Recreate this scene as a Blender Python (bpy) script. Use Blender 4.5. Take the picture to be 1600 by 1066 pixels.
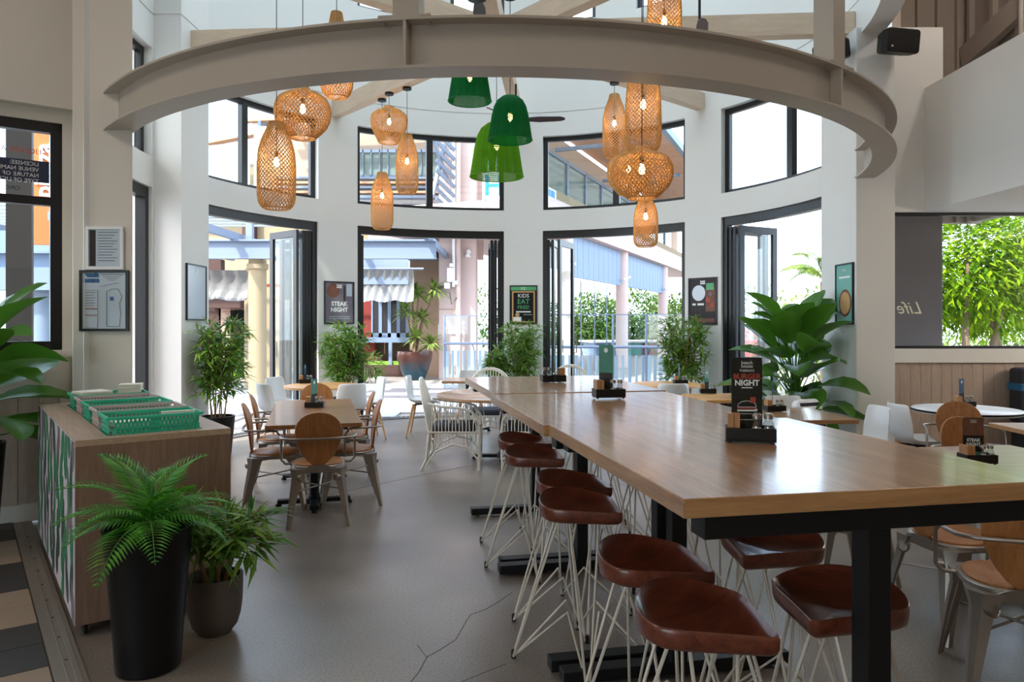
import bpy, math, random
from mathutils import Vector, Matrix
random.seed(7)
for o in list(bpy.data.objects): bpy.data.objects.remove(o)
SC = bpy.context.scene
COL = SC.collection
PI = math.pi
H, F, V0 = 1.55, 1150.0, 504.0          # eye height, focal length in pixels, horizon row

# ---------------------------------------------------------------- camera
cam = bpy.data.cameras.new('camera'); cam_o = bpy.data.objects.new('camera', cam); COL.objects.link(cam_o)
cam_o.location = (0, 0, H); cam_o.rotation_euler = (PI/2, 0, 0)
cam.sensor_width = 36; cam.lens = F/1600*36; cam.shift_y = (V0-533)/1600; cam.clip_end = 500
SC.camera = cam_o

# ---------------------------------------------------------------- sky, sun, added fill lights, exposure
world = bpy.data.worlds.new('sky'); SC.world = world; world.use_nodes = True
wn = world.node_tree; wn.nodes.clear()
wo = wn.nodes.new('ShaderNodeOutputWorld'); bg = wn.nodes.new('ShaderNodeBackground')
sky = wn.nodes.new('ShaderNodeTexSky'); sky.sky_type = 'NISHITA'; sky.sun_disc = False
sky.sun_elevation = math.radians(46); sky.sun_rotation = math.radians(235); sky.air_density = 1.0; sky.dust_density = 2.5
mx = wn.nodes.new('ShaderNodeMix'); mx.data_type = 'RGBA'; mx.inputs[0].default_value = 0.6
mul = wn.nodes.new('ShaderNodeMix'); mul.data_type = 'RGBA'; mul.blend_type = 'MULTIPLY'; mul.inputs[0].default_value = 1
mul.inputs[7].default_value = (.42, .42, .42, 1)
wn.links.new(sky.outputs[0], mul.inputs[6]); wn.links.new(mul.outputs[2], mx.inputs[6])
mx.inputs[7].default_value = (1.72, 2.05, 2.45, 1)
wn.links.new(mx.outputs[2], bg.inputs[0]); bg.inputs[1].default_value = 1.3
wn.links.new(bg.outputs[0], wo.inputs[0])
sun = bpy.data.lights.new('sun', 'SUN'); sun.energy = 4.6; sun.angle = math.radians(1.2); sun.color = (1, .95, .86)
sun_o = bpy.data.objects.new('sun', sun); COL.objects.link(sun_o)
SUNDIR = Vector((-.50, -.62, .92)).normalized()
sun_o.rotation_euler = SUNDIR.to_track_quat('Z', 'Y').to_euler(); sun_o.location = (-20, -12, 25)
def area(name, loc, sx, sy, e, col, rot=(0, 0, 0)):
    l = bpy.data.lights.new(name, 'AREA'); l.shape = 'RECTANGLE'; l.size = sx; l.size_y = sy; l.energy = e; l.color = col
    o = bpy.data.objects.new(name, l); COL.objects.link(o); o.location = loc; o.rotation_euler = rot; return o
area('drum_fill', (-.14, 8.25, 7.75), 4.5, 4.5, 92, (.68, .87, 1))  # unseen area light, added to brighten the round bay from above
area('front_fill', (-.6, -2.2, 6.4), 4, 3, 20, (1, .82, .66))  # warm fill added over the front of the room, no fitting there
area('left_fill', (-5.4, 1.4, 6.4), 2.5, 2.5, 50, (1, .9, .8))  # added to lift the left column and counter, no lamp hangs here
area('hall_fill', (3.3, .8, 6.4), 2.0, 2.0, 30, (1, .88, .74))  # unseen fill, added to brighten the right bulkhead and the bar tops
def lamp(name, loc, e, col, r=.12):
    l = bpy.data.lights.new(name, 'POINT'); l.energy = e; l.color = col; l.shadow_soft_size = r
    o = bpy.data.objects.new(name, l); COL.objects.link(o); o.location = loc
lamp('side_room_fill', (7.45, 6.35, 2.2), 40, (1, .88, .74)); lamp('roof_space_fill', (5.2, 6.6, 5.9), 26, (1, .92, .84))  # both added out of view: one brightens the soffit, one the roof space
vs = SC.view_settings; vs.view_transform = 'Standard'; vs.look = 'None'; vs.exposure = 1.02; vs.gamma = 1; vs.use_curve_mapping = False

# ---------------------------------------------------------------- helpers
def srgb(r, g, b):
    f = lambda c: (c/255/12.92) if c/255 <= .04045 else ((c/255+.055)/1.055)**2.4
    return (f(r), f(g), f(b))
def G(u, v, z=0.0):                       # the point of the level plane z seen at photo pixel u, v
    d = F*(H-z)/(v-V0); return ((u-800)*d/F, d, z)
def Zat(v, d): return H+(V0-v)*d/F
def Xat(u, d): return (u-800)*d/F

class MB:
    def __init__(s, M=None): s.v = []; s.f = []; s.M = M or Matrix()
    def add(s, vs, fs):
        n = len(s.v); s.v += [tuple(s.M @ Vector(p)) for p in vs]; s.f += [tuple(i+n for i in f) for f in fs]; return s
    def box(s, x0, x1, y0, y1, z0, z1):
        return s.add([(x0,y0,z0),(x1,y0,z0),(x1,y1,z0),(x0,y1,z0),(x0,y0,z1),(x1,y0,z1),(x1,y1,z1),(x0,y1,z1)],
                     [(0,3,2,1),(4,5,6,7),(0,1,5,4),(1,2,6,5),(2,3,7,6),(3,0,4,7)])
    def cb(s, c, sz, rz=0):
        M = s.M; s.M = M @ Matrix.Translation(c) @ Matrix.Rotation(rz, 4, 'Z')
        a, b, d = sz[0]/2, sz[1]/2, sz[2]/2; s.box(-a, a, -b, b, -d, d); s.M = M; return s
    def bar(s, a, b, w, h, up=(0,0,1)):
        a, b = Vector(a), Vector(b); t = (b-a).normalized(); u = Vector(up)
        x = t.cross(u); x = x.normalized() if x.length > 1e-5 else Vector((1,0,0)); y = x.cross(t)
        q = [(-w/2,-h/2),(w/2,-h/2),(w/2,h/2),(-w/2,h/2)]
        return s.add([a+x*p+y*r for p, r in q]+[b+x*p+y*r for p, r in q], [(0,1,2,3),(7,6,5,4),(0,4,5,1),(1,5,6,2),(2,6,7,3),(3,7,4,0)])
    def tube(s, pts, r, n=6, closed=False):
        P = [Vector(p) for p in pts]; m = len(P); rs = r if isinstance(r, (list, tuple)) else [r]*m
        vs = []; fs = []; pu = None
        for i, p in enumerate(P):
            if closed: t = P[(i+1) % m]-P[i-1]
            else: t = P[min(i+1, m-1)]-P[max(i-1, 0)]
            t = t.normalized() if t.length > 1e-9 else Vector((0,0,1))
            if pu is None:
                pu = Vector((0,0,1)) if abs(t.z) < .9 else Vector((1,0,0))
            x = t.cross(pu); 
            if x.length < 1e-5: x = t.orthogonal()
            x.normalize(); y = x.cross(t); pu = y
            for k in range(n):
                a = 2*PI*k/n; vs.append(p+x*math.cos(a)*rs[i]+y*math.sin(a)*rs[i])
        for i in range(m if closed else m-1):
            j = (i+1) % m
            for k in range(n): fs.append((i*n+k, i*n+(k+1) % n, j*n+(k+1) % n, j*n+k))
        if not closed: fs += [tuple(range(n))[::-1], tuple(range((m-1)*n, m*n))]
        return s.add(vs, fs)
    def lathe(s, prof, n=24, c=(0,0,0), caps=True):
        vs = [(c[0]+r*math.cos(2*PI*k/n), c[1]+r*math.sin(2*PI*k/n), c[2]+z) for r, z in prof for k in range(n)]
        fs = [(i*n+k, i*n+(k+1) % n, (i+1)*n+(k+1) % n, (i+1)*n+k) for i in range(len(prof)-1) for k in range(n)]
        if caps: fs += [tuple(range(n))[::-1], tuple(range((len(prof)-1)*n, len(prof)*n))]
        return s.add(vs, fs)
    def prism(s, poly, z0, z1):
        n = len(poly)
        return s.add([(x,y,z0) for x, y in poly]+[(x,y,z1) for x, y in poly],
                     [tuple(range(n))[::-1], tuple(range(n, 2*n))]+[(i,(i+1) % n,n+(i+1) % n,n+i) for i in range(n)])
    def arc(s, r0, r1, z0, z1, a0, a1, step=3):       # ring segment; degrees, 0 = +Y, clockwise
        n = max(1, int(math.ceil(abs(a1-a0)/step))); vs = []; fs = []
        for i in range(n+1):
            a = math.radians(a0+(a1-a0)*i/n); q = (math.sin(a), math.cos(a))
            vs += [(r0*q[0],r0*q[1],z0),(r1*q[0],r1*q[1],z0),(r1*q[0],r1*q[1],z1),(r0*q[0],r0*q[1],z1)]
        for i in range(n):
            b = 4*i
            for k in range(4): fs.append((b+k, b+(k+1) % 4, b+4+(k+1) % 4, b+4+k))
        fs += [(0,3,2,1), (4*n,4*n+1,4*n+2,4*n+3)]
        return s.add(vs, fs)
    def mesh(s, name, mat, smooth=None):
        me = bpy.data.meshes.new(name); me.from_pydata(s.v, [], s.f); me.update()
        import bmesh
        b = bmesh.new(); b.from_mesh(me); bmesh.ops.recalc_face_normals(b, faces=b.faces); b.to_mesh(me); b.free()
        if mat: me.materials.append(mat)
        if smooth:
            me.polygons.foreach_set('use_smooth', [True]*len(me.polygons)); me.set_sharp_from_angle(angle=math.radians(smooth))
        return me
    def build(s, name, mat, parent=None, smooth=None, bevel=0, loc=None, rz=None):
        return obj(name, s.mesh(name, mat, smooth), parent, bevel, loc, rz)
def obj(name, me, parent=None, bevel=0, loc=None, rz=None):
    o = bpy.data.objects.new(name, me); COL.objects.link(o)
    if parent: o.parent = parent
    if loc is not None: o.location = loc
    if rz is not None: o.rotation_euler = (0, 0, rz)
    if bevel:
        m = o.modifiers.new('bevel', 'BEVEL'); m.width = bevel; m.segments = 2; m.limit_method = 'ANGLE'; m.angle_limit = math.radians(40)
    return o
def tag(o, label=None, cat=None, group=None, kind=None):
    if label: o['label'] = label
    if cat: o['category'] = cat
    if group: o['group'] = group
    if kind: o['kind'] = kind
    return o
def thing(name, label, cat, loc=(0,0,0), rz=0, group=None):
    o = bpy.data.objects.new(name, None); COL.objects.link(o); o.location = loc; o.rotation_euler = (0,0,rz)
    o.empty_display_size = .1
    return tag(o, label, cat, group)
def struct(o, label=None, cat=None): return tag(o, label, cat, None, 'structure')
def kids(o): return [c for c in bpy.data.objects if c.parent == o]
def dup(root, loc, rz=0, label=None, group=None, parent=None):
    r = root.copy(); COL.objects.link(r)
    if parent: r.parent = parent
    else:
        r.location = loc; r.rotation_euler = (0,0,rz)
        if label: r['label'] = label
        if group: r['group'] = group
    for c in KID.get(root.name) or KID.setdefault(root.name, kids(root)): dup(c, None, parent=r)
    return r
KID = {}

# ---------------------------------------------------------------- materials
def nodes(name):
    m = bpy.data.materials.new(name); m.use_nodes = True; nt = m.node_tree
    return m, nt, nt.nodes['Principled BSDF']
def mat(name, col, rough=.5, metal=0, var=.0, scale=8, bump=0, bscale=60, spec=.5, **kw):
    m, nt, p = nodes(name); p.inputs['Base Color'].default_value = (*col, 1); p.inputs['Roughness'].default_value = rough
    p.inputs['Metallic'].default_value = metal; p.inputs['Specular IOR Level'].default_value = spec
    for k, v in kw.items(): p.inputs[k.replace('_', ' ')].default_value = v
    tc = nt.nodes.new('ShaderNodeTexCoord')
    if var:
        n = nt.nodes.new('ShaderNodeTexNoise'); n.inputs['Scale'].default_value = scale; n.inputs['Detail'].default_value = 4
        r = nt.nodes.new('ShaderNodeMix'); r.data_type = 'RGBA'
        nt.links.new(tc.outputs['Object'], n.inputs['Vector']); nt.links.new(n.outputs['Fac'], r.inputs[0])
        r.inputs[6].default_value = (*[c*(1-var) for c in col], 1); r.inputs[7].default_value = (*[min(1, c*(1+var)) for c in col], 1)
        nt.links.new(r.outputs[2], p.inputs['Base Color'])
    if bump:
        n2 = nt.nodes.new('ShaderNodeTexNoise'); n2.inputs['Scale'].default_value = bscale; n2.inputs['Detail'].default_value = 3
        b = nt.nodes.new('ShaderNodeBump'); b.inputs['Strength'].default_value = bump; b.inputs['Distance'].default_value = .01
        nt.links.new(tc.outputs['Object'], n2.inputs['Vector']); nt.links.new(n2.outputs['Fac'], b.inputs['Height']); nt.links.new(b.outputs[0], p.inputs['Normal'])
    return m
def wood(name, c1, c2, rough=.4, axis=(1, 14, 14), scale=2.5, bump=.05, coat=0, rot=0):
    m, nt, p = nodes(name); tc = nt.nodes.new('ShaderNodeTexCoord'); mp = nt.nodes.new('ShaderNodeMapping'); mp.inputs['Scale'].default_value = axis
    mp.inputs['Rotation'].default_value = (0, 0, rot)
    nt.links.new(tc.outputs['Object'], mp.inputs['Vector'])
    n = nt.nodes.new('ShaderNodeTexNoise'); n.inputs['Scale'].default_value = scale; n.inputs['Detail'].default_value = 6; n.inputs['Roughness'].default_value = .65; n.inputs['Distortion'].default_value = .6
    nt.links.new(mp.outputs[0], n.inputs['Vector'])
    n3 = nt.nodes.new('ShaderNodeTexNoise'); n3.inputs['Scale'].default_value = scale*7; n3.inputs['Detail'].default_value = 3
    nt.links.new(mp.outputs[0], n3.inputs['Vector'])
    ad = nt.nodes.new('ShaderNodeMath'); ad.operation = 'MULTIPLY_ADD'; ad.inputs[1].default_value = .45; nt.links.new(n3.outputs['Fac'], ad.inputs[0]); nt.links.new(n.outputs['Fac'], ad.inputs[2])
    cr = nt.nodes.new('ShaderNodeValToRGB'); cr.color_ramp.elements[0].position = .45; cr.color_ramp.elements[1].position = .95
    cr.color_ramp.elements[0].color = (*c1, 1); cr.color_ramp.elements[1].color = (*c2, 1)
    nt.links.new(ad.outputs[0], cr.inputs[0]); nt.links.new(cr.outputs[0], p.inputs['Base Color']); p.inputs['Roughness'].default_value = rough
    if coat: p.inputs['Coat Weight'].default_value = coat; p.inputs['Coat Roughness'].default_value = .12
    if bump:
        b = nt.nodes.new('ShaderNodeBump'); b.inputs['Strength'].default_value = bump; b.inputs['Distance'].default_value = .01
        nt.links.new(n3.outputs['Fac'], b.inputs['Height']); nt.links.new(b.outputs[0], p.inputs['Normal'])
    return m
def glass(name, tint=(.93, .97, .97), refl=.07):
    m = bpy.data.materials.new(name); m.use_nodes = True; nt = m.node_tree; nt.nodes.clear()
    o = nt.nodes.new('ShaderNodeOutputMaterial'); t = nt.nodes.new('ShaderNodeBsdfTransparent'); g = nt.nodes.new('ShaderNodeBsdfGlossy'); x = nt.nodes.new('ShaderNodeMixShader')
    t.inputs[0].default_value = (*tint, 1); g.inputs['Roughness'].default_value = .02; x.inputs[0].default_value = refl
    nt.links.new(t.outputs[0], x.inputs[1]); nt.links.new(g.outputs[0], x.inputs[2]); nt.links.new(x.outputs[0], o.inputs[0]); return m
def emit(name, col, e):
    m, nt, p = nodes(name); p.inputs['Base Color'].default_value = (*col, 1); p.inputs['Emission Color'].default_value = (*col, 1); p.inputs['Emission Strength'].default_value = e; return m
def leafmat(name, c1, c2, rough=.35, trans=.25, spec=.4):
    m, nt, p = nodes(name); oi = nt.nodes.new('ShaderNodeNewGeometry')
    n = nt.nodes.new('ShaderNodeMix'); n.data_type = 'RGBA'; n.inputs[6].default_value = (*c1, 1); n.inputs[7].default_value = (*c2, 1)
    nt.links.new(oi.outputs['Random Per Island'], n.inputs[0]); nt.links.new(n.outputs[2], p.inputs['Base Color'])
    p.inputs['Roughness'].default_value = rough; p.inputs['Specular IOR Level'].default_value = spec
    t = nt.nodes.new('ShaderNodeBsdfTranslucent'); nt.links.new(n.outputs[2], t.inputs[0])
    x = nt.nodes.new('ShaderNodeMixShader'); x.inputs[0].default_value = trans
    o = nt.nodes['Material Output']; nt.links.new(p.outputs[0], x.inputs[1]); nt.links.new(t.outputs[0], x.inputs[2]); nt.links.new(x.outputs[0], o.inputs[0]); return m

W_ = {}
W_['wall'] = mat('white_paint', srgb(224, 223, 220), .6, var=.02, scale=1.5)
W_['wall_warm'] = mat('warm_paint', srgb(214, 206, 196), .6, var=.02, scale=1.5)
W_['ring'] = mat('steel_paint', srgb(182, 173, 162), .45, var=.03, scale=2)
W_['black'] = mat('black_aluminium', srgb(24, 24, 27), .35)
W_['blackmetal'] = mat('black_powdercoat', srgb(16, 16, 18), .45, spec=.35)
W_['blackplastic'] = mat('black_plastic', srgb(18, 17, 17), .4, spec=.35)
W_['glass'] = glass('window_glass')
W_['glass2'] = glass('garden_glass', (.95, .97, .97), .025)
W_['acrylic'] = glass('acrylic', (.96, .99, .985), .02)
W_['oak'] = wood('oak_top', srgb(142, 100, 66), srgb(186, 142, 100), .34, coat=.55)
W_['oakdark'] = wood('oak_table_left', srgb(122, 82, 50), srgb(164, 116, 76), .36, coat=.4)
W_['oakedge'] = wood('oak_edge', srgb(150, 106, 66), srgb(182, 138, 92), .45)
W_['beam'] = wood('pale_beam', srgb(204, 180, 156), srgb(224, 204, 182), .6, axis=(10, 1, 10), scale=1.5)
W_['ply'] = wood('ply_back', srgb(136, 84, 42), srgb(176, 120, 70), .4, axis=(14, 14, 1), scale=2)
W_['stoolwood'] = wood('stool_walnut', srgb(62, 26, 16), srgb(120, 60, 40), .3, axis=(1.5, 12, 12), coat=.3)
W_['laminate'] = wood('laminate', srgb(106, 80, 64), srgb(138, 110, 90), .5, axis=(14, 14, 1), scale=2)
W_['plank'] = wood('wash_plank', srgb(160, 142, 130), srgb(188, 170, 156), .55, axis=(9, 9, 1), scale=1.5)
W_['beech'] = wood('beech_leg', srgb(196, 140, 84), srgb(222, 170, 112), .45, axis=(12, 12, 1))
W_['pine'] = wood('honey_top', srgb(202, 142, 78), srgb(226, 172, 108), .4)
W_['metal'] = mat('brushed_metal', srgb(152, 144, 136), .36, metal=.85, var=.05, scale=4)
W_['wire'] = mat('cream_wire', srgb(204, 196, 184), .4, metal=.1)
W_['whiteplastic'] = mat('white_plastic', srgb(228, 228, 228), .35)
W_['rattan'] = mat('white_rattan', srgb(226, 222, 212), .5)
W_['cushion'] = mat('navy_cushion', srgb(44, 46, 56), .85, bump=.2, bscale=200)
W_['potblack'] = mat('pot_black', srgb(10, 10, 11), .4, spec=.3)
W_['potgrey'] = mat('pot_grey', srgb(92, 84, 76), .7, bump=.1)
W_['soil'] = mat('soil', srgb(46, 36, 28), .95, var=.4, scale=40)
W_['stem'] = mat('bamboo_stem', srgb(150, 120, 70), .6, var=.2, scale=20)
W_['trunk'] = mat('bark', srgb(128, 106, 84), .9, var=.25, scale=12, bump=.4, bscale=30)
W_['paper'] = mat('paper', srgb(236, 236, 238), .7)
W_['ink'] = mat('ink', srgb(40, 40, 44), .7)
W_['white'] = mat('white_print', srgb(240, 240, 240), .6)
# ================================================================ the shell
XC, YC, RR = -.14, 8.25, 3.85            # the round bay: centre and inner radius
DM = Matrix.Translation((XC, YC, 0))
def dp(phi, r=RR, z=0.0):
    a = math.radians(phi); return Vector((XC+r*math.sin(a), YC+r*math.cos(a), z))
TH = math.radians(36.87); RL = Matrix.Rotation(TH, 4, 'Z')
def L(x, y, z=0.0): return RL @ Vector((x, y, z))

def concrete():
    m, nt, p = nodes('polished_concrete'); tc = nt.nodes.new('ShaderNodeTexCoord')
    def noise(s, d=5, r=.6):
        n = nt.nodes.new('ShaderNodeTexNoise'); n.inputs['Scale'].default_value = s; n.inputs['Detail'].default_value = d; n.inputs['Roughness'].default_value = r
        nt.links.new(tc.outputs['Object'], n.inputs['Vector']); return n
    a, b = noise(.9, 2, .5), noise(90, 5, .75)
    r1 = nt.nodes.new('ShaderNodeValToRGB'); r1.color_ramp.elements[0].position = .32; r1.color_ramp.elements[1].position = .7
    r1.color_ramp.elements[0].color = (*srgb(110, 101, 94), 1); r1.color_ramp.elements[1].color = (*srgb(152, 142, 132), 1)
    nt.links.new(a.outputs['Fac'], r1.inputs[0])
    r2 = nt.nodes.new('ShaderNodeValToRGB'); r2.color_ramp.elements[0].position = .40; r2.color_ramp.elements[1].position = .56
    r2.color_ramp.elements[0].color = (.55, .53, .5, 1); r2.color_ramp.elements[1].color = (1, 1, 1, 1); nt.links.new(b.outputs['Fac'], r2.inputs[0])
    mu = nt.nodes.new('ShaderNodeMix'); mu.data_type = 'RGBA'; mu.blend_type = 'MULTIPLY'; mu.inputs[0].default_value = 1
    nt.links.new(r1.outputs[0], mu.inputs[6]); nt.links.new(r2.outputs[0], mu.inputs[7]); nt.links.new(mu.outputs[2], p.inputs['Base Color'])
    rr = nt.nodes.new('ShaderNodeMapRange'); rr.inputs[3].default_value = .26; rr.inputs[4].default_value = .36
    c = noise(1.6, 1); nt.links.new(c.outputs['Fac'], rr.inputs[0]); nt.links.new(rr.outputs[0], p.inputs['Roughness'])
    p.inputs['Specular IOR Level'].default_value = .75
    bp = nt.nodes.new('ShaderNodeBump'); bp.inputs['Strength'].default_value = .05; bp.inputs['Distance'].default_value = .01
    nt.links.new(b.outputs['Fac'], bp.inputs['Height']); nt.links.new(bp.outputs[0], p.inputs['Normal']); return m
W_['concrete'] = concrete()
W_['saw'] = mat('dark_joint', srgb(70, 64, 58), .9)
poly = [(-9, -5), (9, -5), (9, 8.5), (3.95, 8.5)]
poly += [tuple(dp(a, 4.08)[:2]) for a in range(88, -129, -3)] + [(-9, 2.0)]
floor = struct(MB().prism(poly, -.12, 0).build('floor', W_['concrete']), 'polished grey concrete floor of the restaurant')
def groove(pts, w):
    m = MB(); P = [Vector(G(*p)[:2]) for p in pts]
    for a, b in zip(P, P[1:]):
        t = (b-a).normalized(); n = Vector((-t.y, t.x))*w/2; a2, b2 = a-t*w*.3, b+t*w*.3
        m.prism([tuple(a2-n), tuple(b2-n), tuple(b2+n), tuple(a2+n)], -.002, .0006)
    return m
groove([(300, 818), (400, 797), (582, 759), (672, 740), (740, 727)], .008).build('saw_cut', W_['saw'], floor)
groove([(800, 926), (780, 940), (758, 953), (735, 961), (725, 977), (712, 1000), (690, 1014), (667, 1027), (655, 1050), (640, 1068)], .004).build('floor_crack', W_['saw'], floor)
groove([(652, 1008), (667, 1028)], .003).build('floor_crack', W_['saw'], floor)
groove([(720, 1066), (760, 1050), (790, 1038)], .003).build('floor_crack', W_['saw'], floor)

# tiles on the left, with the metal threshold strip
tl = thing('floor_tiling', None, None); struct(tl, 'beige and charcoal floor tiles beside the metal threshold strip')
tl.rotation_euler = (0, 0, TH)
W_['grout'] = mat('grout', srgb(80, 72, 64), .9)
MB().box(-4.2, .34, 2.4, 6.85, .0, .006).build('grout_bed', W_['grout'], tl)
W_['tbeige'] = mat('beige_tile', srgb(158, 138, 118), .45, var=.08, scale=9, bump=.15, bscale=25)
W_['tdark'] = mat('charcoal_tile', srgb(62, 56, 54), .5, var=.1, scale=9, bump=.15, bscale=25)
tm = {}
for k, c in ((0, 'tbeige'), (1, 'tdark')): tm[k] = MB().box(-.297, .297, -.147, .147, 0, .008).mesh('tile', W_[c])
for r in range(14):
    y0 = 2.68+.3*r; dark = int((y0+.15-3.88)//.6) % 2 == 0 if y0+.15 > 3.88 else int((3.88-y0-.15)//.6) % 2 == 1
    for c in range(5):
        off = 0
        o = obj('tile', tm[1 if dark else 0], tl, .002); o.location = (.02-.6*c+off, y0+.15, .005)
W_['alu'] = mat('aluminium_strip', srgb(150, 138, 126), .4, metal=.5, var=.08, scale=12)
st = MB(); st.box(.325, .445, 2.2, 6.8, 0, .013); st.box(.37, .376, 2.2, 6.8, .013, .0165); st.box(.4, .425, 2.2, 6.8, .013, .016)
s_o = struct(st.build('trim_1', W_['alu'], None, bevel=.002), 'worn aluminium threshold strip between tiles and concrete'); s_o.rotation_euler = (0, 0, TH)
sc = MB()
for k in range(14): sc.lathe([(.006, 0), (.006, .0025)], 8, (.386, 2.4+.3*k, .013))
sc.build('screw', W_['blackmetal'], s_o)

# curved wall with four tall door openings, windows above, clerestory on top
BAYS = [(-127, -91.4), (-80.6, -45.4), (-35.7, .1), (9.6, 44.9), (54.2, 88.4)]
A0, A1 = -128.5, 96
wm = MB(DM); ro = RR+.22
def piers(z0, z1, holes, a0, a1):
    c = a0
    for h0, h1 in holes:
        if h0 > c: wm.arc(RR, ro, z0, z1, c, h0)
        c = h1
    if c < a1: wm.arc(RR, ro, z0, z1, c, a1)
piers(0, 3.05, BAYS, A0, A1); wm.arc(RR, ro, 3.05, 3.39, A0, A1); piers(3.39, 4.6, BAYS, A0, A1)
wm.arc(RR, ro, 4.6, 4.97, -180, 180); wm.arc(RR+.012, ro, 4.97, 4.988, -180, 180)
wm.arc(RR, ro, 4.988, 6.45, -180, 180)
CL = [(-59, -45.5), (-35.7, -23), (-13, .2), (9.8, 22.6), (32.5, 45), (54.4, 68), (78, 92)]
piers(6.45, 7.5, CL, -180, 180); wm.arc(RR, ro, 7.5, 8.0, -180, 180)
wall_c = struct(wm.build('wall_rear', W_['wall'], None, smooth=25), 'curved white plaster wall of the round bay')
struct(MB(DM).lathe([(4.1, 8.0), (4.1, 8.12)], 72).build('ceiling_1', W_['wall']), 'white roof over the round bay')
lp = MB(); lp.box(-4.14, -3.68, 8.19, 8.93, 0, 4.965); lp.box(-4.14, -3.69, 8.2, 8.92, 4.965, 4.99); lp.box(-4.14, -3.68, 8.19, 8.93, 4.99, 8)
struct(lp.build('wall_left_pier', W_['wall']), 'white square pier between two left door openings')
struct(MB().prism([(-3.43, 5.74), (-2.96, 5.74), (-3.22, 6.24), (-3.6, 6.2)], 0, 6.6).build('wall_left_column', W_['wall_warm'], None, bevel=.008), 'wide white column holding the left end of the ring beam')
rp = MB(); rp.box(3.62, 4.03, 7.74, 8.62, 0, 4.66)
struct(rp.build('wall_right_column', W_['wall'], None, bevel=.008), 'white square column at the right end of the ring beam')

# windows (with panes) in the curved wall
def bay_window(n, b, z0, z1, mull, label):
    w = thing('window_%d' % n, None, None); struct(w, label)
    fr = MB(DM); r0, r1 = RR+.09, RR+.16; t = .055
    fr.arc(r0, r1, z0, z0+t, b[0], b[1]); fr.arc(r0, r1, z1-t*1.3, z1, b[0], b[1])
    e = math.degrees(.075/RR)
    fr.arc(r0, r1, z0, z1, b[0], b[0]+e); fr.arc(r0, r1, z0, z1, b[1]-e, b[1]); fr.build('window_frame', W_['black'], w, smooth=30)
    ms = []
    if mull:
        c = (b[0]+b[1])/2; MB(DM).arc(r0-.01, r1, z0+t, z1-t, c-.75, c+.75).build('mullion', W_['black'], w); ms = [c]
    ed = [b[0]+e]+ms+[b[1]-e]
    for p, q in zip(ed, ed[1:]): MB(DM).arc(r0+.03, r0+.036, z0+t, z1-t, p+.3, q-.3).build('pane', W_['glass'], w, smooth=30)
    return w
names = ['leftmost narrow', 'left', 'centre left', 'centre right', 'right']
for i, b in enumerate(BAYS): bay_window(i+1, b, 3.39, 4.6, True, names[i]+' curved window above the doors, black frame')
for i, b in enumerate(CL): bay_window(i+6, b, 6.45, 7.5, False, None)

# door openings: black head track and jambs, folded leaves
W_['leaf'] = mat('charcoal_door', srgb(28, 29, 34), .35)
def leaf_mesh(w, h):
    f = MB(); s = .085; t = .045
    f.box(0, s, -t/2, t/2, 0, h); f.box(w-s, w, -t/2, t/2, 0, h); f.box(s, w-s, -t/2, t/2, 0, .14); f.box(s, w-s, -t/2, t/2, h-.1, h)
    g = MB(); g.box(s, w-s, -.004, .004, .14, h-.1)
    return f.mesh('leaf_frame', W_['leaf']), g.mesh('pane', W_['glass'])
LF, LG = leaf_mesh(.72, 2.88)
HM = MB().tube([(0,0,0), (0,-.05,0), (0,-.05,.22), (0,0,.22)], .009, 6).mesh('door_handle', W_['metal'])
def door(n, b, leaves, label):
    d = thing('door_%d' % n, None, None); struct(d, label)
    fr = MB(DM); r0, r1 = RR+.04, RR+.15
    fr.arc(r0, r1, 2.93, 3.05, b[0], b[1]); e = math.degrees(.075/RR); fr.arc(r0, r1, 0, 2.93, b[0], b[0]+e); fr.arc(r0, r1, 0, 2.93, b[1]-e, b[1])
    fr.build('door_frame', W_['black'], d, smooth=30)
    MB(DM).arc(r0+.02, r1-.02, 0, .008, b[0], b[1]).build('floor_track', W_['blackmetal'], d)
    for phi, ang in leaves:
        p = dp(phi, RR+.06); l = bpy.data.objects.new('door_leaf', LF); COL.objects.link(l); l.parent = d
        l.location = (p.x, p.y, .03); l.rotation_euler = (0, 0, math.radians(ang))
        g = obj('pane', LG, l); h = obj('door_handle', HM, l); h.location = (.68, -.022, 1.0)
    return d
# leaf angle: direction of the folded leaf in plan (degrees from +X)
door(1, BAYS[0], [], 'black framed door opening half hidden behind the left column')
door(2, BAYS[1], [(-46.9, 133), (-47.7, 133), (-48.5, 134), (-50.0, 139)], 'left folding door opening with charcoal glass leaves stacked right')
door(3, BAYS[2], [(-1.0, 92), (-1.9, 93), (-2.8, 95), (-34.2, 124)], 'centre left folding door opening beside the dining table')
door(4, BAYS[3], [(10.9, 79), (11.9, 78), (13.4, 66)], 'centre right folding door opening behind the bar tables')
door(5, BAYS[4], [(55.8, 34), (56.9, 33), (58.2, 28)], 'right folding door opening with one leaf swung outward')

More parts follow.
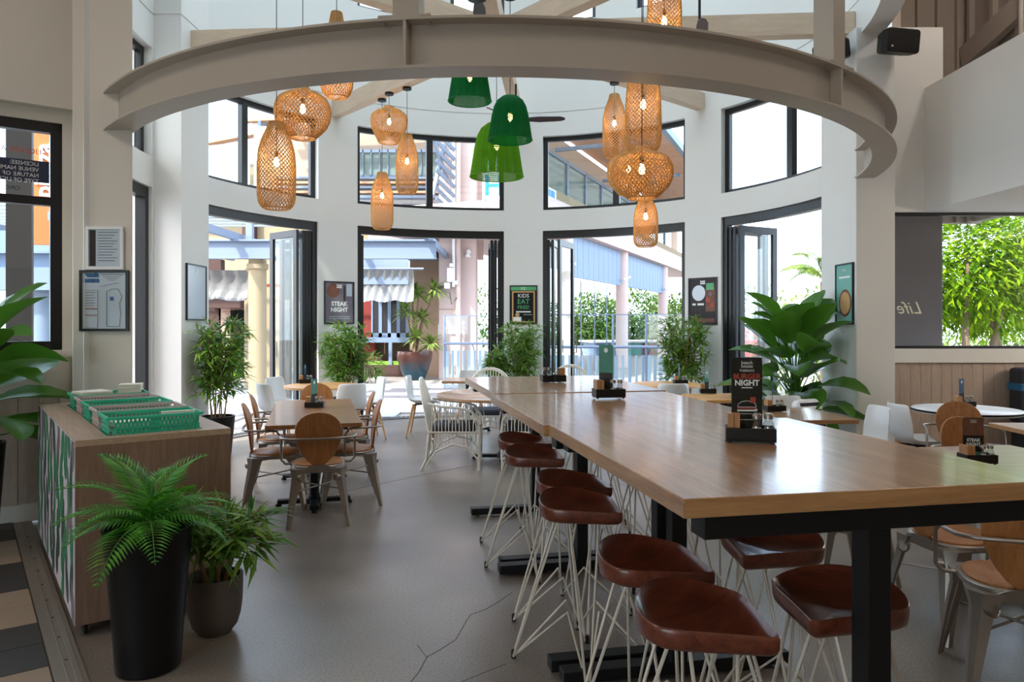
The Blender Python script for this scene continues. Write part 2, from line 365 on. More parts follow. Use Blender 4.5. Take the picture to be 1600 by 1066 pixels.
# ring beam and posts
W_['bolt'] = mat('bolt_steel', srgb(170, 162, 150), .4, metal=.6)
rb = thing('ring_beam', 'curved steel ring beam spanning from left column to right column', 'beam', (XC, YC, 3.05))
zz = .30; ra0, ra1 = 99, 231.5
MB().arc(RR-.008, RR+.008, .014, zz-.014, ra0, ra1, 2).build('web', W_['ring'], rb, smooth=30)
MB().arc(RR-.1, RR+.1, zz-.016, zz, ra0, ra1, 2).build('flange', W_['ring'], rb, smooth=30)
MB().arc(RR-.1, RR+.1, 0, .016, ra0, ra1, 2).build('flange', W_['ring'], rb, smooth=30)
for a in (187.2, 141.5):
    m = MB()
    m.arc(RR+.01, RR+.095, .016, zz-.016, a-.13, a+.13); m.arc(RR-.095, RR-.01, .016, zz-.016, a-.13, a+.13)
    m.build('stiffener', W_['ring'], rb)
    bm_ = MB()
    for k in (-2.0, 2.0):
        for r in (RR-.06, RR+.06):
            q = math.radians(a+k); bm_.lathe([(.016, -.03), (.016, .012)], 8, (r*math.sin(q), r*math.cos(q), zz-.006+.0))
    bm_.build('bolt', W_['bolt'], rb)
for a, lab in ((187.2, 'square steel post on the ring beam near its middle'), (141.5, 'square steel post on the ring beam towards its right end')):
    p = dp(a); t = thing('steel_post', lab, 'post', (p.x, p.y, 3.35), -math.radians(a), 'steel posts on the ring beam')
    MB().box(-.16, .16, -.1, .1, .0, .014).build('base_plate', W_['ring'], t)
    MB().box(-.078, .078, -.078, .078, .014, 1.25).build('shaft', W_['ring'], t, bevel=.006)

# radial timber beams
for k, lab in enumerate(['left', 'rear left', 'rear centre', 'rear right', 'right', 'front right', 'front centre', 'front left']):
    a = -86+45*k; r_in = .24
    p = MB(); p.box(-.07, .07, r_in, RR-.005, 0, .24)
    o = p.build('roof_beam', W_['beam'], None, bevel=.004); o.location = (XC, YC, 4.66); o.rotation_euler = (0, 0, -math.radians(a))
    tag(o, 'pale timber roof beam running from the hub to the %s of the round bay' % lab, 'beam', 'radial timber roof beams')
tag(MB().lathe([(.26, 0), (.26, .24)], 8).build('beam_hub', W_['beam'], None, loc=(XC, YC, 4.66)), 'pale timber hub where the roof beams meet', 'beam hub')

# left wall with the licence window
wl = MB(RL); Y0 = 6.87
wl.box(-7.5, .8, Y0, Y0+.2, 0, 1.33); wl.box(-7.5, -1.5, Y0, Y0+.2, 1.33, 3.14); wl.box(.655, .8, Y0, Y0+.2, 1.33, 3.14)
wl.box(-7.5, .8, Y0, Y0+.2, 3.14, 6.6); wl.box(-7.5, .78, Y0-.1, Y0, 3.24, 6.6)
struct(wl.build('wall_left', W_['wall_warm']), 'cream wall on the left with a large black framed window')
w = thing('window_30', None, None); struct(w, 'black framed left window with licence lettering on the glass')
fr = MB(RL)
for x0, x1, z0, z1 in ((-1.5, .655, 1.33, 1.40), (-1.5, .655, 3.06, 3.14), (.575, .655, 1.33, 3.14), (-1.5, -1.42, 1.33, 3.14), (-1.42, .575, 2.48, 2.545)): fr.box(x0, x1, Y0+.02, Y0+.1, z0, z1)
fr.build('window_frame', W_['black'], w)
MB(RL).box(-1.42, .575, Y0+.055, Y0+.061, 1.40, 2.48).build('pane', W_['glass'], w); MB(RL).box(-1.42, .575, Y0+.055, Y0+.061, 2.545, 3.06).build('pane', W_['glass'], w)
wp = thing('wall_left_panelling', None, None); struct(wp, 'washed timber board panelling under the left window')
for k in range(16): MB(RL).box(-1.6+.14*k, -1.6+.14*k+.136, Y0-.022, Y0-.002, .14, 1.0).build('plank', W_['plank'], wp)
fm = MB(RL); fm.box(-1.7, .7, Y0-.035, Y0, 1.0, 1.28); fm.box(-1.7, .7, Y0-.035, Y0, 0, .14); fm.box(.64, .72, Y0-.035, Y0, .14, 1.0); fm.build('rail', W_['wall_warm'], wp)
struct(MB(RL).box(-7.5, .72, Y0-.06, Y0+.02, 1.28, 1.33).build('trim_2', W_['wall_warm']), 'cream sill ledge under the left window')

# right side: window wall with boarding, bulkhead, soffit, high roof space
WY = 8.30
ww = MB(); ww.box(4.03, 7.7, WY, WY+.22, 0, 1.254); ww.box(4.03, 4.86, WY, WY+.22, 2.80, 4.88); ww.box(4.86, 7.7, WY, WY+.22, 2.80, 4.3)
struct(ww.build('wall_right_rear', W_['wall']), 'white wall around the wide garden window')
w = thing('window_31', None, None); struct(w, 'wide black framed garden window on the right')
fr = MB(); fr.box(4.03, 7.7, WY+.06, WY+.12, 1.254, 1.285); fr.box(4.03, 7.7, WY+.06, WY+.12, 2.765, 2.80); fr.box(4.03, 4.05, WY+.06, WY+.12, 1.28, 2.77)
fr.build('window_frame', W_['black'], w); MB().box(4.05, 7.7, WY+.09, WY+.096, 1.285, 2.765).build('pane', W_['glass2'], w)
bd = thing('wall_right_boarding', None, None); struct(bd, 'washed vertical timber boarding below the garden window')
for k in range(27): MB().box(4.13+.117*k, 4.13+.117*k+.1135, WY-.025, WY-.001, 0, 1.10).build('plank', W_['plank'], bd)
struct(MB().box(4.03, 7.7, WY-.06, WY+.06, 1.10, 1.254).build('trim_3', W_['wall']), 'white ledge below the garden window')
struct(MB().box(4.03, 4.125, WY-.03, WY, 0, 1.10).build('trim_4', W_['wall']), 'white corner board beside the timber boarding')
struct(MB().box(4.65, 4.75, -5, WY, 2.8, 4.19).build('wall_right_bulkhead', W_['wall']), 'white bulkhead above the right seating area')
struct(MB().box(4.75, 7.7, -5, WY, 2.8, 2.86).build('ceiling_2', W_['wall']), 'low white ceiling over the right seating area')
struct(MB().box(7.7, 7.9, -5, WY+.2, 0, 6.6).build('wall_right', W_['wall_warm']), 'cream wall on the far right')
W_['stud'] = mat('grey_brown_metal', srgb(168, 154, 142), .6, var=.06, scale=3)
sw = thing('wall_right_upper', None, None); struct(sw, 'grey brown ribbed metal wall above the bulkhead')
MB().box(6.0, 6.1, 5.0, 9.7, 2.86, 6.6).build('sheet', W_['stud'], sw)
for k in range(10): MB().box(5.93, 6.0, 5.4+.46*k, 5.46+.46*k, 2.86, 6.6).build('batten', W_['stud'], sw)
MB().bar((5.9, 5.2, 5.9), (5.9, 9.6, 5.0), .1, .28).build('raking_rail', W_['stud'], sw)
MB().tube([(5.85, 8.45, 2.9), (5.85, 8.45, 6.5)], .03, 10).build('pipe', W_['ring'], sw, smooth=40)
wf = thing('wall_right_far', None, None); struct(wf, 'dark ribbed metal wall closing the high roof space')
MB().box(4.95, 6.2, 9.7, 9.8, 2.86, 6.6).build('sheet', W_['stud'], wf)
for k in range(4): MB().box(5.05+.26*k, 5.1+.26*k, 9.64, 9.7, 2.86, 6.6).build('batten', W_['stud'], wf)
cp = [(-9, -5), (9, -5), (9, 9.8), (5, 9.8), (4.4, 8.5), (4.2, 8.25)]+[tuple(dp(a, 4.0)[:2]) for a in range(93, 268, 4)]+[(-4.5, 8.25), (-9, 2)]
struct(MB().prism(cp, 6.6, 6.7).build('ceiling_3', W_['wall_warm']), 'high ceiling over the front of the restaurant')
struct(MB().prism([(4.4, 8.52), (4.5, 8.52), (5.1, 9.75), (5.0, 9.8)], 2.86, 6.6).build('wall_right_inner', W_['stud']), 'metal clad wall between bay and roof space')
wf2 = MB(); wf2.box(-9, -8.4, -5.2, -5, 0, 6.6); wf2.box(-2.4, 9, -5.2, -5, 0, 6.6); wf2.box(-8.4, -2.4, -5.2, -5, 3.2, 6.6); wf2.box(-8.4, -2.4, -5.2, -5, 0, .15)
struct(wf2.build('wall_front', W_['wall_warm']), 'cream wall behind the viewer')
w = thing('window_32', None, None); struct(w, 'unseen glazing added behind the viewer to let in daylight')  # opening added behind the viewer for cool daylight on the left column
for k in range(4): MB().box(-8.4+2*k-.03, -8.4+2*k+.03, -5.13, -5.07, .15, 3.2).build('mullion', W_['black'], w)
MB().box(-8.4, -2.4, -5.105, -5.095, .15, 3.2).build('pane', W_['glass'], w)
struct(MB().box(-9.2, -9, -5, 2.2, 0, 6.6).build('wall_left_front', W_['wall_warm']), 'cream side wall behind the viewer')
# ================================================================ furniture
def egg(w0, w1, h, n=28):                 # egg outline in x, z: narrow at the bottom, wide at the top
    out = []
    for k in range(n):
        a = 2*PI*k/n; z = -math.cos(a); t = (z+1)/2
        w = (w0*(1-t)+w1*t); out.append((math.sin(a)*w, h*t))
    return out
def loft(m, secs):
    n = len(secs[0]); vs = [p for s in secs for p in s]; fs = []
    for i in range(len(secs)-1):
        for k in range(n): fs.append((i*n+k, i*n+(k+1) % n, (i+1)*n+(k+1) % n, (i+1)*n+k))
    fs += [tuple(range(n))[::-1], tuple(range((len(secs)-1)*n, len(secs)*n))]
    return m.add(vs, fs)
def rr(w, d, r, n=5):                      # rounded rectangle outline
    out = []
    for cx, cy, a0 in ((w/2-r, d/2-r, 0), (-w/2+r, d/2-r, 90), (-w/2+r, -d/2+r, 180), (w/2-r, -d/2+r, 270)):
        for k in range(n+1):
            a = math.radians(a0+90*k/n); out.append((cx+r*math.cos(a), cy+r*math.sin(a)))
    return out

def metal_chair():
    t = thing('metal_armchair', 'x', 'chair')
    m = MB(); o = rr(.40, .40, .15, 6)
    loft(m, [[(x*.97, y*.97, .425) for x, y in o], [(x, y, .43) for x, y in o], [(x, y, .452) for x, y in o], [(x*.97, y*.97, .457) for x, y in o]])
    m.build('seat', W_['metal'], t, smooth=40)
    m = MB(); o = rr(.37, .37, .15, 6)
    loft(m, [[(x, y, .457) for x, y in o], [(x, y, .466) for x, y in o], [(x*.96, y*.96, .471) for x, y in o]])
    m.build('seat_pad', W_['ply'], t, smooth=40)
    e = egg(.125, .213, .43); m = MB(Matrix.Translation((0, -.185, .455)) @ Matrix.Rotation(math.radians(11), 4, 'X'))
    S = []
    for y, s in ((-.008, .985), (-.004, 1), (.004, 1), (.008, .985)):
        S.append([(x*s, y+.9*x*x, .205+(z-.205)*s) for x, z in e])
    loft(m, S); m.build('backrest', W_['ply'], t, smooth=50)
    m = MB(Matrix.Translation((0, -.185, .43)) @ Matrix.Rotation(math.radians(11), 4, 'X'))
    br = [(-.15, -.02), (.15, -.02), (.12, .01), (.08, .03), (.05, .04), (-.05, .04), (-.08, .03), (-.12, .01)]
    loft(m, [[(x, -.016, z) for x, z in br], [(x, -.009, z) for x, z in br]]); m.build('back_bracket', W_['metal'], t, smooth=30)
    for sx in (-1, 1):
        for sy in (-1, 1):
            m = MB()
            def sec(z, cx, cy, w, d):
                return [(cx+sx*px*w, cy+sy*py*d, z) for px, py in ((-.5, .5), (.15, .5), (.5, .15), (.5, -.5), (.25, -.45), (-.1, .1), (-.45, .25))]
            loft(m, [sec(.44, sx*.145, sy*.15, .13, .13), sec(.37, sx*.16, sy*.167, .075, .08), sec(.2, sx*.19, sy*.203, .055, .06), sec(0, sx*.222, sy*.242, .03, .034)])
            lg = m.build('leg', W_['metal'], t, smooth=40)
            q = Matrix.Translation((sx*.152, sy*.178, .375)) @ Matrix.Rotation(math.radians(-sx*45 if sy < 0 else sx*45+180), 4, 'Z') @ Matrix.Rotation(PI/2, 4, 'X')
            MB(q).lathe([(.031, 0), (.031, .046), (.022, .051), (.02, .047)], 16).build('stamped_disc', W_['metal'], lg, smooth=40)
    A = []
    for sx in (-1, 1):
        A.append([(sx*.2, .06, .44), (sx*.25, .06, .44), (sx*.28, .06, .47), (sx*.283, .055, .62), (sx*.283, .02, .67), (sx*.283, -.12, .675), (sx*.26, -.2, .675), (sx*.2, -.245, .675), (0, -.255, .675)])
    m = MB(); m.tube(A[0]+A[1][::-1][1:], .0095, 8); m.build('arm_tube', W_['metal'], t, smooth=60)
    m = MB(); m.tube([(-.175, -.185, .27), (.175, .185, .27)], .006, 6); m.tube([(.175, -.185, .275), (-.175, .185, .275)], .006, 6); m.build('cross_brace', W_['metal'], t, smooth=60)
    return t
def shell_chair():
    t = thing('shell_chair', 'x', 'chair')
    prof = [(.22, .43, .2), (.2, .45, .215), (.12, .455, .225), (0, .448, .225), (-.1, .45, .222), (-.17, .47, .218), (-.205, .52, .214), (-.222, .6, .21), (-.238, .7, .2), (-.25, .79, .185), (-.252, .815, .17)]
    n = 9; vs = []; fs = []
    for i, (y, z, w) in enumerate(prof):
        for k in range(n):
            s = -1+2*k/(n-1); back = max(0, min(1, (z-.46)/.1)); lift = .05*abs(s)**3
            vs.append((w*s, y+lift*1.2*back, z+lift*(1-back)))
    for i in range(len(prof)-1):
        for k in range(n-1): fs.append((i*n+k, i*n+k+1, (i+1)*n+k+1, (i+1)*n+k))
    o = MB().add(vs, fs).build('shell', W_['whiteplastic'], t, smooth=60)
    s = o.modifiers.new('s', 'SOLIDIFY'); s.thickness = .012; s.offset = 0
    sb = o.modifiers.new('u', 'SUBSURF'); sb.levels = 1; sb.render_levels = 1
    for sx in (-1, 1):
        for sy in (-1, 1): MB().tube([(sx*.13, sy*.12, .44), (sx*.22, sy*.21, 0)], [.017, .011], 8).build('leg', W_['beech'], t, smooth=60)
    MB().tube([(-.13, -.12, .425), (.13, .12, .425)], .01).tube([(.13, -.12, .425), (-.13, .12, .425)], .01).build('frame', W_['blackmetal'], t)
    return t
def arcp(c, rx, rz, a0, a1, n, y=0): return [(c[0]+rx*math.cos(math.radians(a0+(a1-a0)*k/n)), y, c[1]+rz*math.sin(math.radians(a0+(a1-a0)*k/n))) for k in range(n+1)]
def rattan_chair():
    t = thing('rattan_armchair', 'x', 'chair'); m = MB(); sp = MB()
    # back hoop, leaning backwards
    hoop = []
    for k in range(17):
        a = PI*k/16; x = .27*math.cos(a); z = .62+.33*math.sin(a)**.8; hoop.append((x, -.24-.12*(z-.42)/.5, z))
    hoop = [(.27, -.24, .36)]+hoop+[(-.27, -.24, .36)]
    m.tube(hoop, .015, 7); m.tube([(x*.93, y+.012, z-.02 if z > .5 else z) for x, y, z in hoop], .009, 6)
    # arms
    for s in (-1, 1):
        arm = [(s*.265, -.27, .70), (s*.29, -.12, .67), (s*.3, .08, .655), (s*.295, .2, .62), (s*.285, .265, .53), (s*.28, .28, .40), (s*.275, .27, .0)]
        m.tube(arm, .014, 7)
        m.tube([(s*.27, -.25, .37), (s*.275, -.27, .12), (s*.27, -.33, 0)], .016, 7)
        m.tube([(s*.285, -.26, .40), (s*.285, .27, .40)], .012, 6)
        m.tube([(s*.28, -.28, .05), (s*.285, -.18, .2), (s*.285, 0, .275), (s*.285, .16, .24), (s*.28, .26, .12)], .011, 6)
        for k in range(14):
            y = -.22+.036*k; z1 = .665 if y < .1 else .655-.14*((y-.1)/.17)**2
            d = abs((y-.0)/.25); zb = .29-.12*d*d
            sp.tube([(s*.285, y, max(.12, zb)), (s*.287, y, .4), (s*.293, y+.008*(-1)**k, z1)], .0055, 5)
        for k in range(6):
            y = -.2+.085*k; sp.tube([(s*.29, y, .5), (s*.293, y+.02, .60), (s*.293, y+.042, .635), (s*.293, y+.064, .6), (s*.29, y+.085, .5)], .005, 5)
    m.tube([(-.275, .275, .40), (.275, .275, .40)], .013); m.tube([(-.275, -.25, .40), (.275, -.25, .40)], .013)
    for yy in (.275, -.255): m.tube([(-.27, yy, .12), (-.16, yy, .24), (0, yy, .28), (.16, yy, .24), (.27, yy, .12)], .011)
    for k in range(15):
        x = -.252+.036*k; d = abs(x/.26); zt = .62+.33*max(0, 1-d*d)**.4-.03
        sp.tube([(x, -.245, .30-.14*d*d), (x, -.245, .42), (x, -.24-.12*(zt-.42)/.5+.01, zt)], .0055, 5)
        sp.tube([(x, .275, .27-.13*d*d), (x, .275, .40)], .0055, 5)
    m.build('frame', W_['rattan'], t, smooth=60); sp.build('spindles', W_['rattan'], t, smooth=60)
    o = rr(.5, .47, .07, 4); c = MB()
    loft(c, [[(x*.94, y*.94, .395) for x, y in o], [(x, y, .41) for x, y in o], [(x, y, .445) for x, y in o], [(x*.93, y*.93, .465) for x, y in o], [(x*.5, y*.5, .472) for x, y in o]])
    c.build('cushion', W_['cushion'], t, smooth=60); return t
def bar_stool():
    t = thing('bar_stool', 'x', 'stool'); n = 40; rings = []
    def outl(a, s):                          # teardrop with its tip towards +Y
        c = math.cos(a); r = .185+.0*c; x = .198*math.sin(a); y = -.175*math.cos(a)
        tfr = max(0, y/.175); x *= 1-.72*tfr**1.5; y = y*(1+.42*tfr)-.02
        return (x*s, y*s)
    def rim(k): y = outl(2*PI*k/n, 1)[1]; return .722+.03*max(0, -y/.18)**2-.006*max(0, y/.2)
    S = [[(*outl(2*PI*k/n, s_), z_) for k in range(n)] for s_, z_ in ((.02, .654), (.7, .654), (.9, .658), (.97, .668))]
    for s_, dz in ((1, -.035), (1.005, -.012), (1, -.003), (.985, 0), (.965, -.004), (.93, -.013), (.85, -.024), (.7, -.035), (.45, -.042), (.2, -.044), (.02, -.044)):
        S.append([(*outl(2*PI*k/n, s_), rim(k)*min(1, s_*1.2)+.722*(1-min(1, s_*1.2))+dz) for k in range(n)])
    m = MB(); loft(m, S); m.build('seat', W_['stoolwood'], t, smooth=38)
    feet = [(-.225, -.225), (.225, -.225), (.215, .215), (-.215, .215)]; R_ = .006
    for i, (fx, fy) in enumerate(feet):
        q = Vector((fx, fy)); a = q*.34; b = Vector((-fy, fx))*.22
        m = MB()
        for s in (1, -1):
            p = a+b*s; m.tube([(p.x, p.y, .675), (fx+b.x*s*.12, fy+b.y*s*.12, .012), (fx, fy, .006)], R_, 6)
        m.build('leg', W_['wire'], t, smooth=60)
        MB().lathe([(.011, 0), (.011, .035), (.008, .04)], 8, (fx, fy, 0)).build('foot_cap', W_['blackplastic'], t)
    m = MB()
    for i in range(4):
        p, q = Vector(feet[i]), Vector(feet[(i+1) % 4]); mid = (p+q)/2*.45
        m.tube([(p.x, p.y, .008), (mid.x, mid.y, .24), (q.x, q.y, .008)], R_, 6)
    mid = [(Vector(feet[i])+Vector(feet[(i+1) % 4]))/2*.45 for i in range(4)]
    m.build('footrest', W_['wire'], t, smooth=60); return t

BT = math.radians(11.2)                      # the bar tables lean 11 degrees left of the view direction
bu = Vector((-math.sin(BT), math.cos(BT), 0)); bn = Vector((math.cos(BT), math.sin(BT), 0))
BP = Vector((.4287, 1.829, 0)); BW, BL, BH = 1.13, 1.385, 1.11
def bpt(a, b, z=0): return BP+bu*a+bn*b+Vector((0, 0, z))
for k, lab in enumerate(['nearest oak bar table with black steel legs', 'middle oak bar table of the row of three', 'farthest oak bar table of the row of three']):
    off = (0, -.022, .004)[k]; c = bpt(BL*(k+.5)+.008*k, BW/2+off)
    t = thing('bar_table', lab, 'table', c, BT, 'row of bar tables')
    z = BH-(0, .005, .001)[k]
    m = MB(); m.box(-BW/2, BW/2, -BL/2+.003, BL/2-.003, z-.05, z); m.build('tabletop', W_['oak'] if False else W_['oakbar'], t, bevel=.003) if 'oakbar' in W_ else None
    if 'oakbar' not in W_:
        W_['oakbar'] = wood('oak_bar', srgb(118, 80, 52), srgb(190, 146, 104), .3, axis=(11, .8, 11), scale=1.7, bump=.12, coat=.6)
        m.build('tabletop', W_['oakbar'], t, bevel=.003)
    for s in (-1, 1):
        MB().box(-BW/2+.004, BW/2-.004, s*(BL/2-.0045)-.003, s*(BL/2-.0045)+.003, z-.048, z-.002).build('edge_band', W_['oakedge'], t)
        yy = s*(BL/2-.055); 
        MB().box(-.035, .035, yy-.035, yy+.035, .05, z-.11).build('post', W_['blackmetal'], t, bevel=.003)
        MB().box(-BW/2+.06, BW/2-.06, yy-.04, yy+.04, z-.11, z-.05).build('top_rail', W_['blackmetal'], t, bevel=.003)
        ft = MB().box(-BW/2+.04, BW/2-.04, yy-.04, yy+.04, .018, .07).build('foot_rail', W_['blackmetal'], t, bevel=.003)
        for sx in (-1, 1): MB().lathe([(.02, 0), (.02, .006), (.007, .008), (.007, .02)], 10, (sx*(BW/2-.09), yy, 0)).build('levelling_foot', W_['metal'], ft)

def table_rect(label, c, rz, w, l, h, mat_, nped, name='dining_table', group='dining tables'):
    t = thing(name, label, 'table', c, rz, group)
    MB().box(-w/2, w/2, -l/2, l/2, h-.035, h).build('tabletop', mat_, t, bevel=.004)
    for k in range(nped):
        y = 0 if nped == 1 else (-1, 1)[k]*l*.28
        MB().lathe([(.042, .04), (.042, h-.05), (.12, h-.045), (.12, h-.036)], 16, (0, y, 0)).build('pedestal', W_['blackmetal'], t, smooth=40)
        m = MB()
        for a in (0, PI/2):
            m.bar((-.30*math.cos(a), y-.30*math.sin(a), .04), (.30*math.cos(a), y+.30*math.sin(a), .04), .07, .035)
        m.lathe([(.085, .02), (.08, .06), (.05, .09)], 16, (0, y, 0)); m.build('base', W_['blackmetal'], t, bevel=.004)
        for a in range(4):
            q = a*PI/2; MB().lathe([(.025, 0), (.025, .022)], 10, (.29*math.cos(q), y+.29*math.sin(q), 0)).build('glide', W_['blackplastic'], t)
    return t
def table_round(label, c, r, h, mat_, name='round_table', edge=None, group='round tables'):
    t = thing(name, label, 'table', c, 0, group)
    MB().lathe([(r-.004, h-.03), (r, h-.027), (r, h-.003), (r-.004, h)], 64).build('tabletop', mat_, t, smooth=40)
    if edge: MB().lathe([(r-.01, h-.022), (r+.002, h-.022), (r+.002, h-.004), (r-.01, h-.004)], 64, caps=False).build('edge_band', edge, t, smooth=40)
    MB().lathe([(.04, .04), (.04, h-.045), (.13, h-.04), (.13, h-.031)], 16).build('pedestal', W_['blackmetal'], t, smooth=40)
    m = MB()
    for a in (0, PI/2): m.bar((-.34*math.cos(a), -.34*math.sin(a), .04), (.34*math.cos(a), .34*math.sin(a), .04), .07, .035)
    m.lathe([(.085, .02), (.08, .06), (.05, .09)], 16); m.build('base', W_['blackmetal'], t, bevel=.004)
    for a in range(4):
        q = a*PI/2; MB().lathe([(.025, 0), (.025, .022)], 10, (.33*math.cos(q), .33*math.sin(q), 0)).build('glide', W_['blackplastic'], t)
    return t
TA = math.radians(15)
tt = Vector((-math.sin(TA), math.cos(TA), 0)); tn = Vector((math.cos(TA), math.sin(TA), 0)); TCn = Vector((-1.575, 5.86, 0))
table_rect('long timber dining table with six metal armchairs', TCn+tt*.97, TA, .75, 1.94, .74, W_['oakdark'], 2)
table_rect('timber table behind the bar tables, set with a steak menu', (2.98, 4.2, 0), math.radians(8), .8, 1.25, .74, W_['oak'], 1)
table_rect('timber table with thick light edge at the right picture edge', (4.45, 5.62, 0), 0, 1.2, .66, .74, W_['oakedge'], 1)
table_rect('small timber table beside the big leafy plant', (2.52, 6.55, 0), math.radians(4), .68, .9, .74, W_['oak'], 1)
table_rect('small timber table close to the right folding door', (2.32, 8.05, 0), math.radians(8), .7, .7, .74, W_['pine'], 1)
table_rect('timber table outside the rattan chairs near the glass rail', (-.62, 10.5, 0), 0, .7, .7, .74, W_['oak'], 1)
table_round('round timber table with white rattan armchairs around it', (-.1, 8.36, 0), .75, .74, W_['oak'])
table_round('round honey timber table with white chairs by the left doors', (-2.45, 9.5, 0), .48, .74, W_['pine'])
table_round('round pale timber table by the centre right doors', (2.05, 9.75, 0), .45, .74, W_['pine'])
table_round('round white table with dark edge in front of the timber boarding', (4.26, 6.9, 0), .46, .74, W_['whiteplastic'], edge=W_['blackplastic'])

D = math.degrees
def copies(proto, rows, group):
    for i, (x, y, rz, lab) in enumerate(rows):
        if i == 0: o = proto; o.location = (x, y, 0); o.rotation_euler = (0, 0, math.radians(rz)); o['label'] = lab; o['group'] = group
        else: o = dup(proto, (x, y, 0), math.radians(rz), lab, group)
        o['label'] = lab
c1 = Vector((-1.53, 5.76, 0))
copies(metal_chair(), [
    (-1.52, 5.78, 15, 'metal armchair with oval timber back at the near end of the long table'),
    (-2.0, 6.225, 15-90, 'metal armchair on the left side of the long table, nearer one'),
    (-2.2, 6.965, 15-90, 'metal armchair on the left side of the long table, farther one'),
    (-1.4, 6.376, 15+90, 'metal armchair on the right side of the long table, nearer one'),
    (-1.6, 7.116, 15+90, 'metal armchair on the right side of the long table, farther one'),
    (-2.1, 7.92, 195, 'metal armchair facing us at the far end of the long table'),
    (2.28, 3.78, -80, 'metal armchair seen under the bar table, its seat catching light'),
    (2.0, 4.5, -84, 'metal armchair half hidden behind the black bar table post'),
    (2.15, 3.16, -18, 'metal armchair cut off by the right picture edge'),
    (3.22, 5.0, 188, 'metal armchair behind the steak menu, pale timber back'),
    (3.72, 6.05, 160, 'metal armchair beside the round white table, oval timber back'),
], 'metal armchairs with timber backs')
copies(shell_chair(), [
    (-2.86, 9.03, -45, 'white shell chair at the round honey table, near left one'),
    (-3.0, 9.8, -110, 'white shell chair at the round honey table, far left one'),
    (-2.05, 9.03, 40, 'white shell chair at the round honey table, near right one'),
    (-1.95, 9.85, 115, 'white shell chair at the round honey table, far right one'),
    (-1.22, 10.15, -90, 'white shell chair with timber legs behind the rattan armchair'),
    (-.62, 11.15, 180, 'white shell chair at the table near the glass rail'),
    (1.55, 9.75, -90, 'white shell chair left of the round pale table'),
    (1.95, 9.1, 0, 'white shell chair with its back to us before the round pale table'),
    (1.82, 8.0, -80, 'white shell chair left of the small table by the right door'),
    (2.78, 8.5, 150, 'white shell chair behind the small table by the right door'),
    (2.72, 7.2, 180, 'white shell chair behind the table beside the leafy plant'),
    (3.02, 6.45, 92, 'white shell chair at the right end of the table beside the leafy plant'),
    (3.72, 6.72, -90, 'white shell chair left of the round white table'),
], 'white shell chairs')
copies(rattan_chair(), [
    (-.62, 7.97, -90, 'white rattan armchair with dark cushion, left of the round table'),
    (-.28, 9.28, 180, 'white rattan armchair behind the round table, facing us'),
    (.17, 7.97, 90, 'white rattan armchair right of the round table, behind a bar stool'),
    (.82, 10.0, 180, 'white rattan armchair far behind the bar tables'),
], 'white rattan armchairs')
st_rows = []
for i, (u, v) in enumerate([(1102, 957), (1022, 872), (910, 787), (897, 753), (838, 710), (822, 688)]):
    p = G(u, v, .715); st_rows.append((p[0], p[1], -132+(-6, 2, -4, 4, -2, 3)[i], 'walnut saddle bar stool on the left of the bar tables, %s from the viewer' % ['nearest', 'second', 'third', 'fourth', 'fifth', 'sixth'][i]))
for i, (u, v) in enumerate([(1290, 950), (1186, 858)]):
    p = G(u, v, .70); st_rows.append((p[0]+.05, p[1]+.05, (142, 140)[i], 'walnut saddle bar stool right of the nearest bar table, %s one' % ['nearer', 'farther'][i]))
for i, (a, b) in enumerate([(1.85, .92), (2.5, .93), (3.2, .92), (3.85, .92)]):
    p = bpt(a, b); st_rows.append((p.x, p.y, D(BT)+90+i*2, 'walnut saddle bar stool hidden across the %s bar table, %s one' % (['middle', 'middle', 'farthest', 'farthest'][i], ['nearer', 'farther'][i % 2])))
copies(bar_stool(), st_rows, 'walnut bar stools')
# banquette seat at the right edge
bq = thing('banquette', 'charcoal upholstered banquette with blue stripe at the right edge', 'bench', (6.0, 7.6, 0))
W_['fab'] = mat('charcoal_fabric', srgb(54, 54, 60), .9, bump=.2, bscale=150); W_['blue'] = mat('blue_fabric', srgb(40, 104, 146), .85)
MB().box(-.45, 1.5, -.5, .6, .12, .44).build('seat', W_['fab'], bq, bevel=.03); MB().box(-.45, 1.5, .42, .64, .44, 1.05).build('backrest', W_['fab'], bq, bevel=.04)
MB().box(-.455, 1.5, .415, .645, .80, .88).build('stripe', W_['blue'], bq, bevel=.01); MB().box(-.4, 1.4, -.4, .5, 0, .12).build('plinth', W_['blackplastic'], bq)
# ================================================================ counter station and baskets
def text(parent, body, size, M, mat_, name='lettering', align='CENTER', depth=.0006, shear=0, bold=0):
    cu = bpy.data.curves.new(name, 'FONT'); cu.body = body; cu.size = size; cu.align_x = align; cu.align_y = 'CENTER'; cu.extrude = depth; cu.shear = shear; cu.offset = bold; cu.resolution_u = 2
    o = bpy.data.objects.new('tmp', cu); COL.objects.link(o)
    bpy.context.view_layer.update()
    me = bpy.data.meshes.new_from_object(o.evaluated_get(bpy.context.evaluated_depsgraph_get())); bpy.data.objects.remove(o)
    me.transform(M); me.materials.clear(); me.materials.append(mat_); me.name = name
    return obj(name, me, parent)
FX = Matrix.Rotation(PI/2, 4, 'X')            # lettering standing up, read from -Y

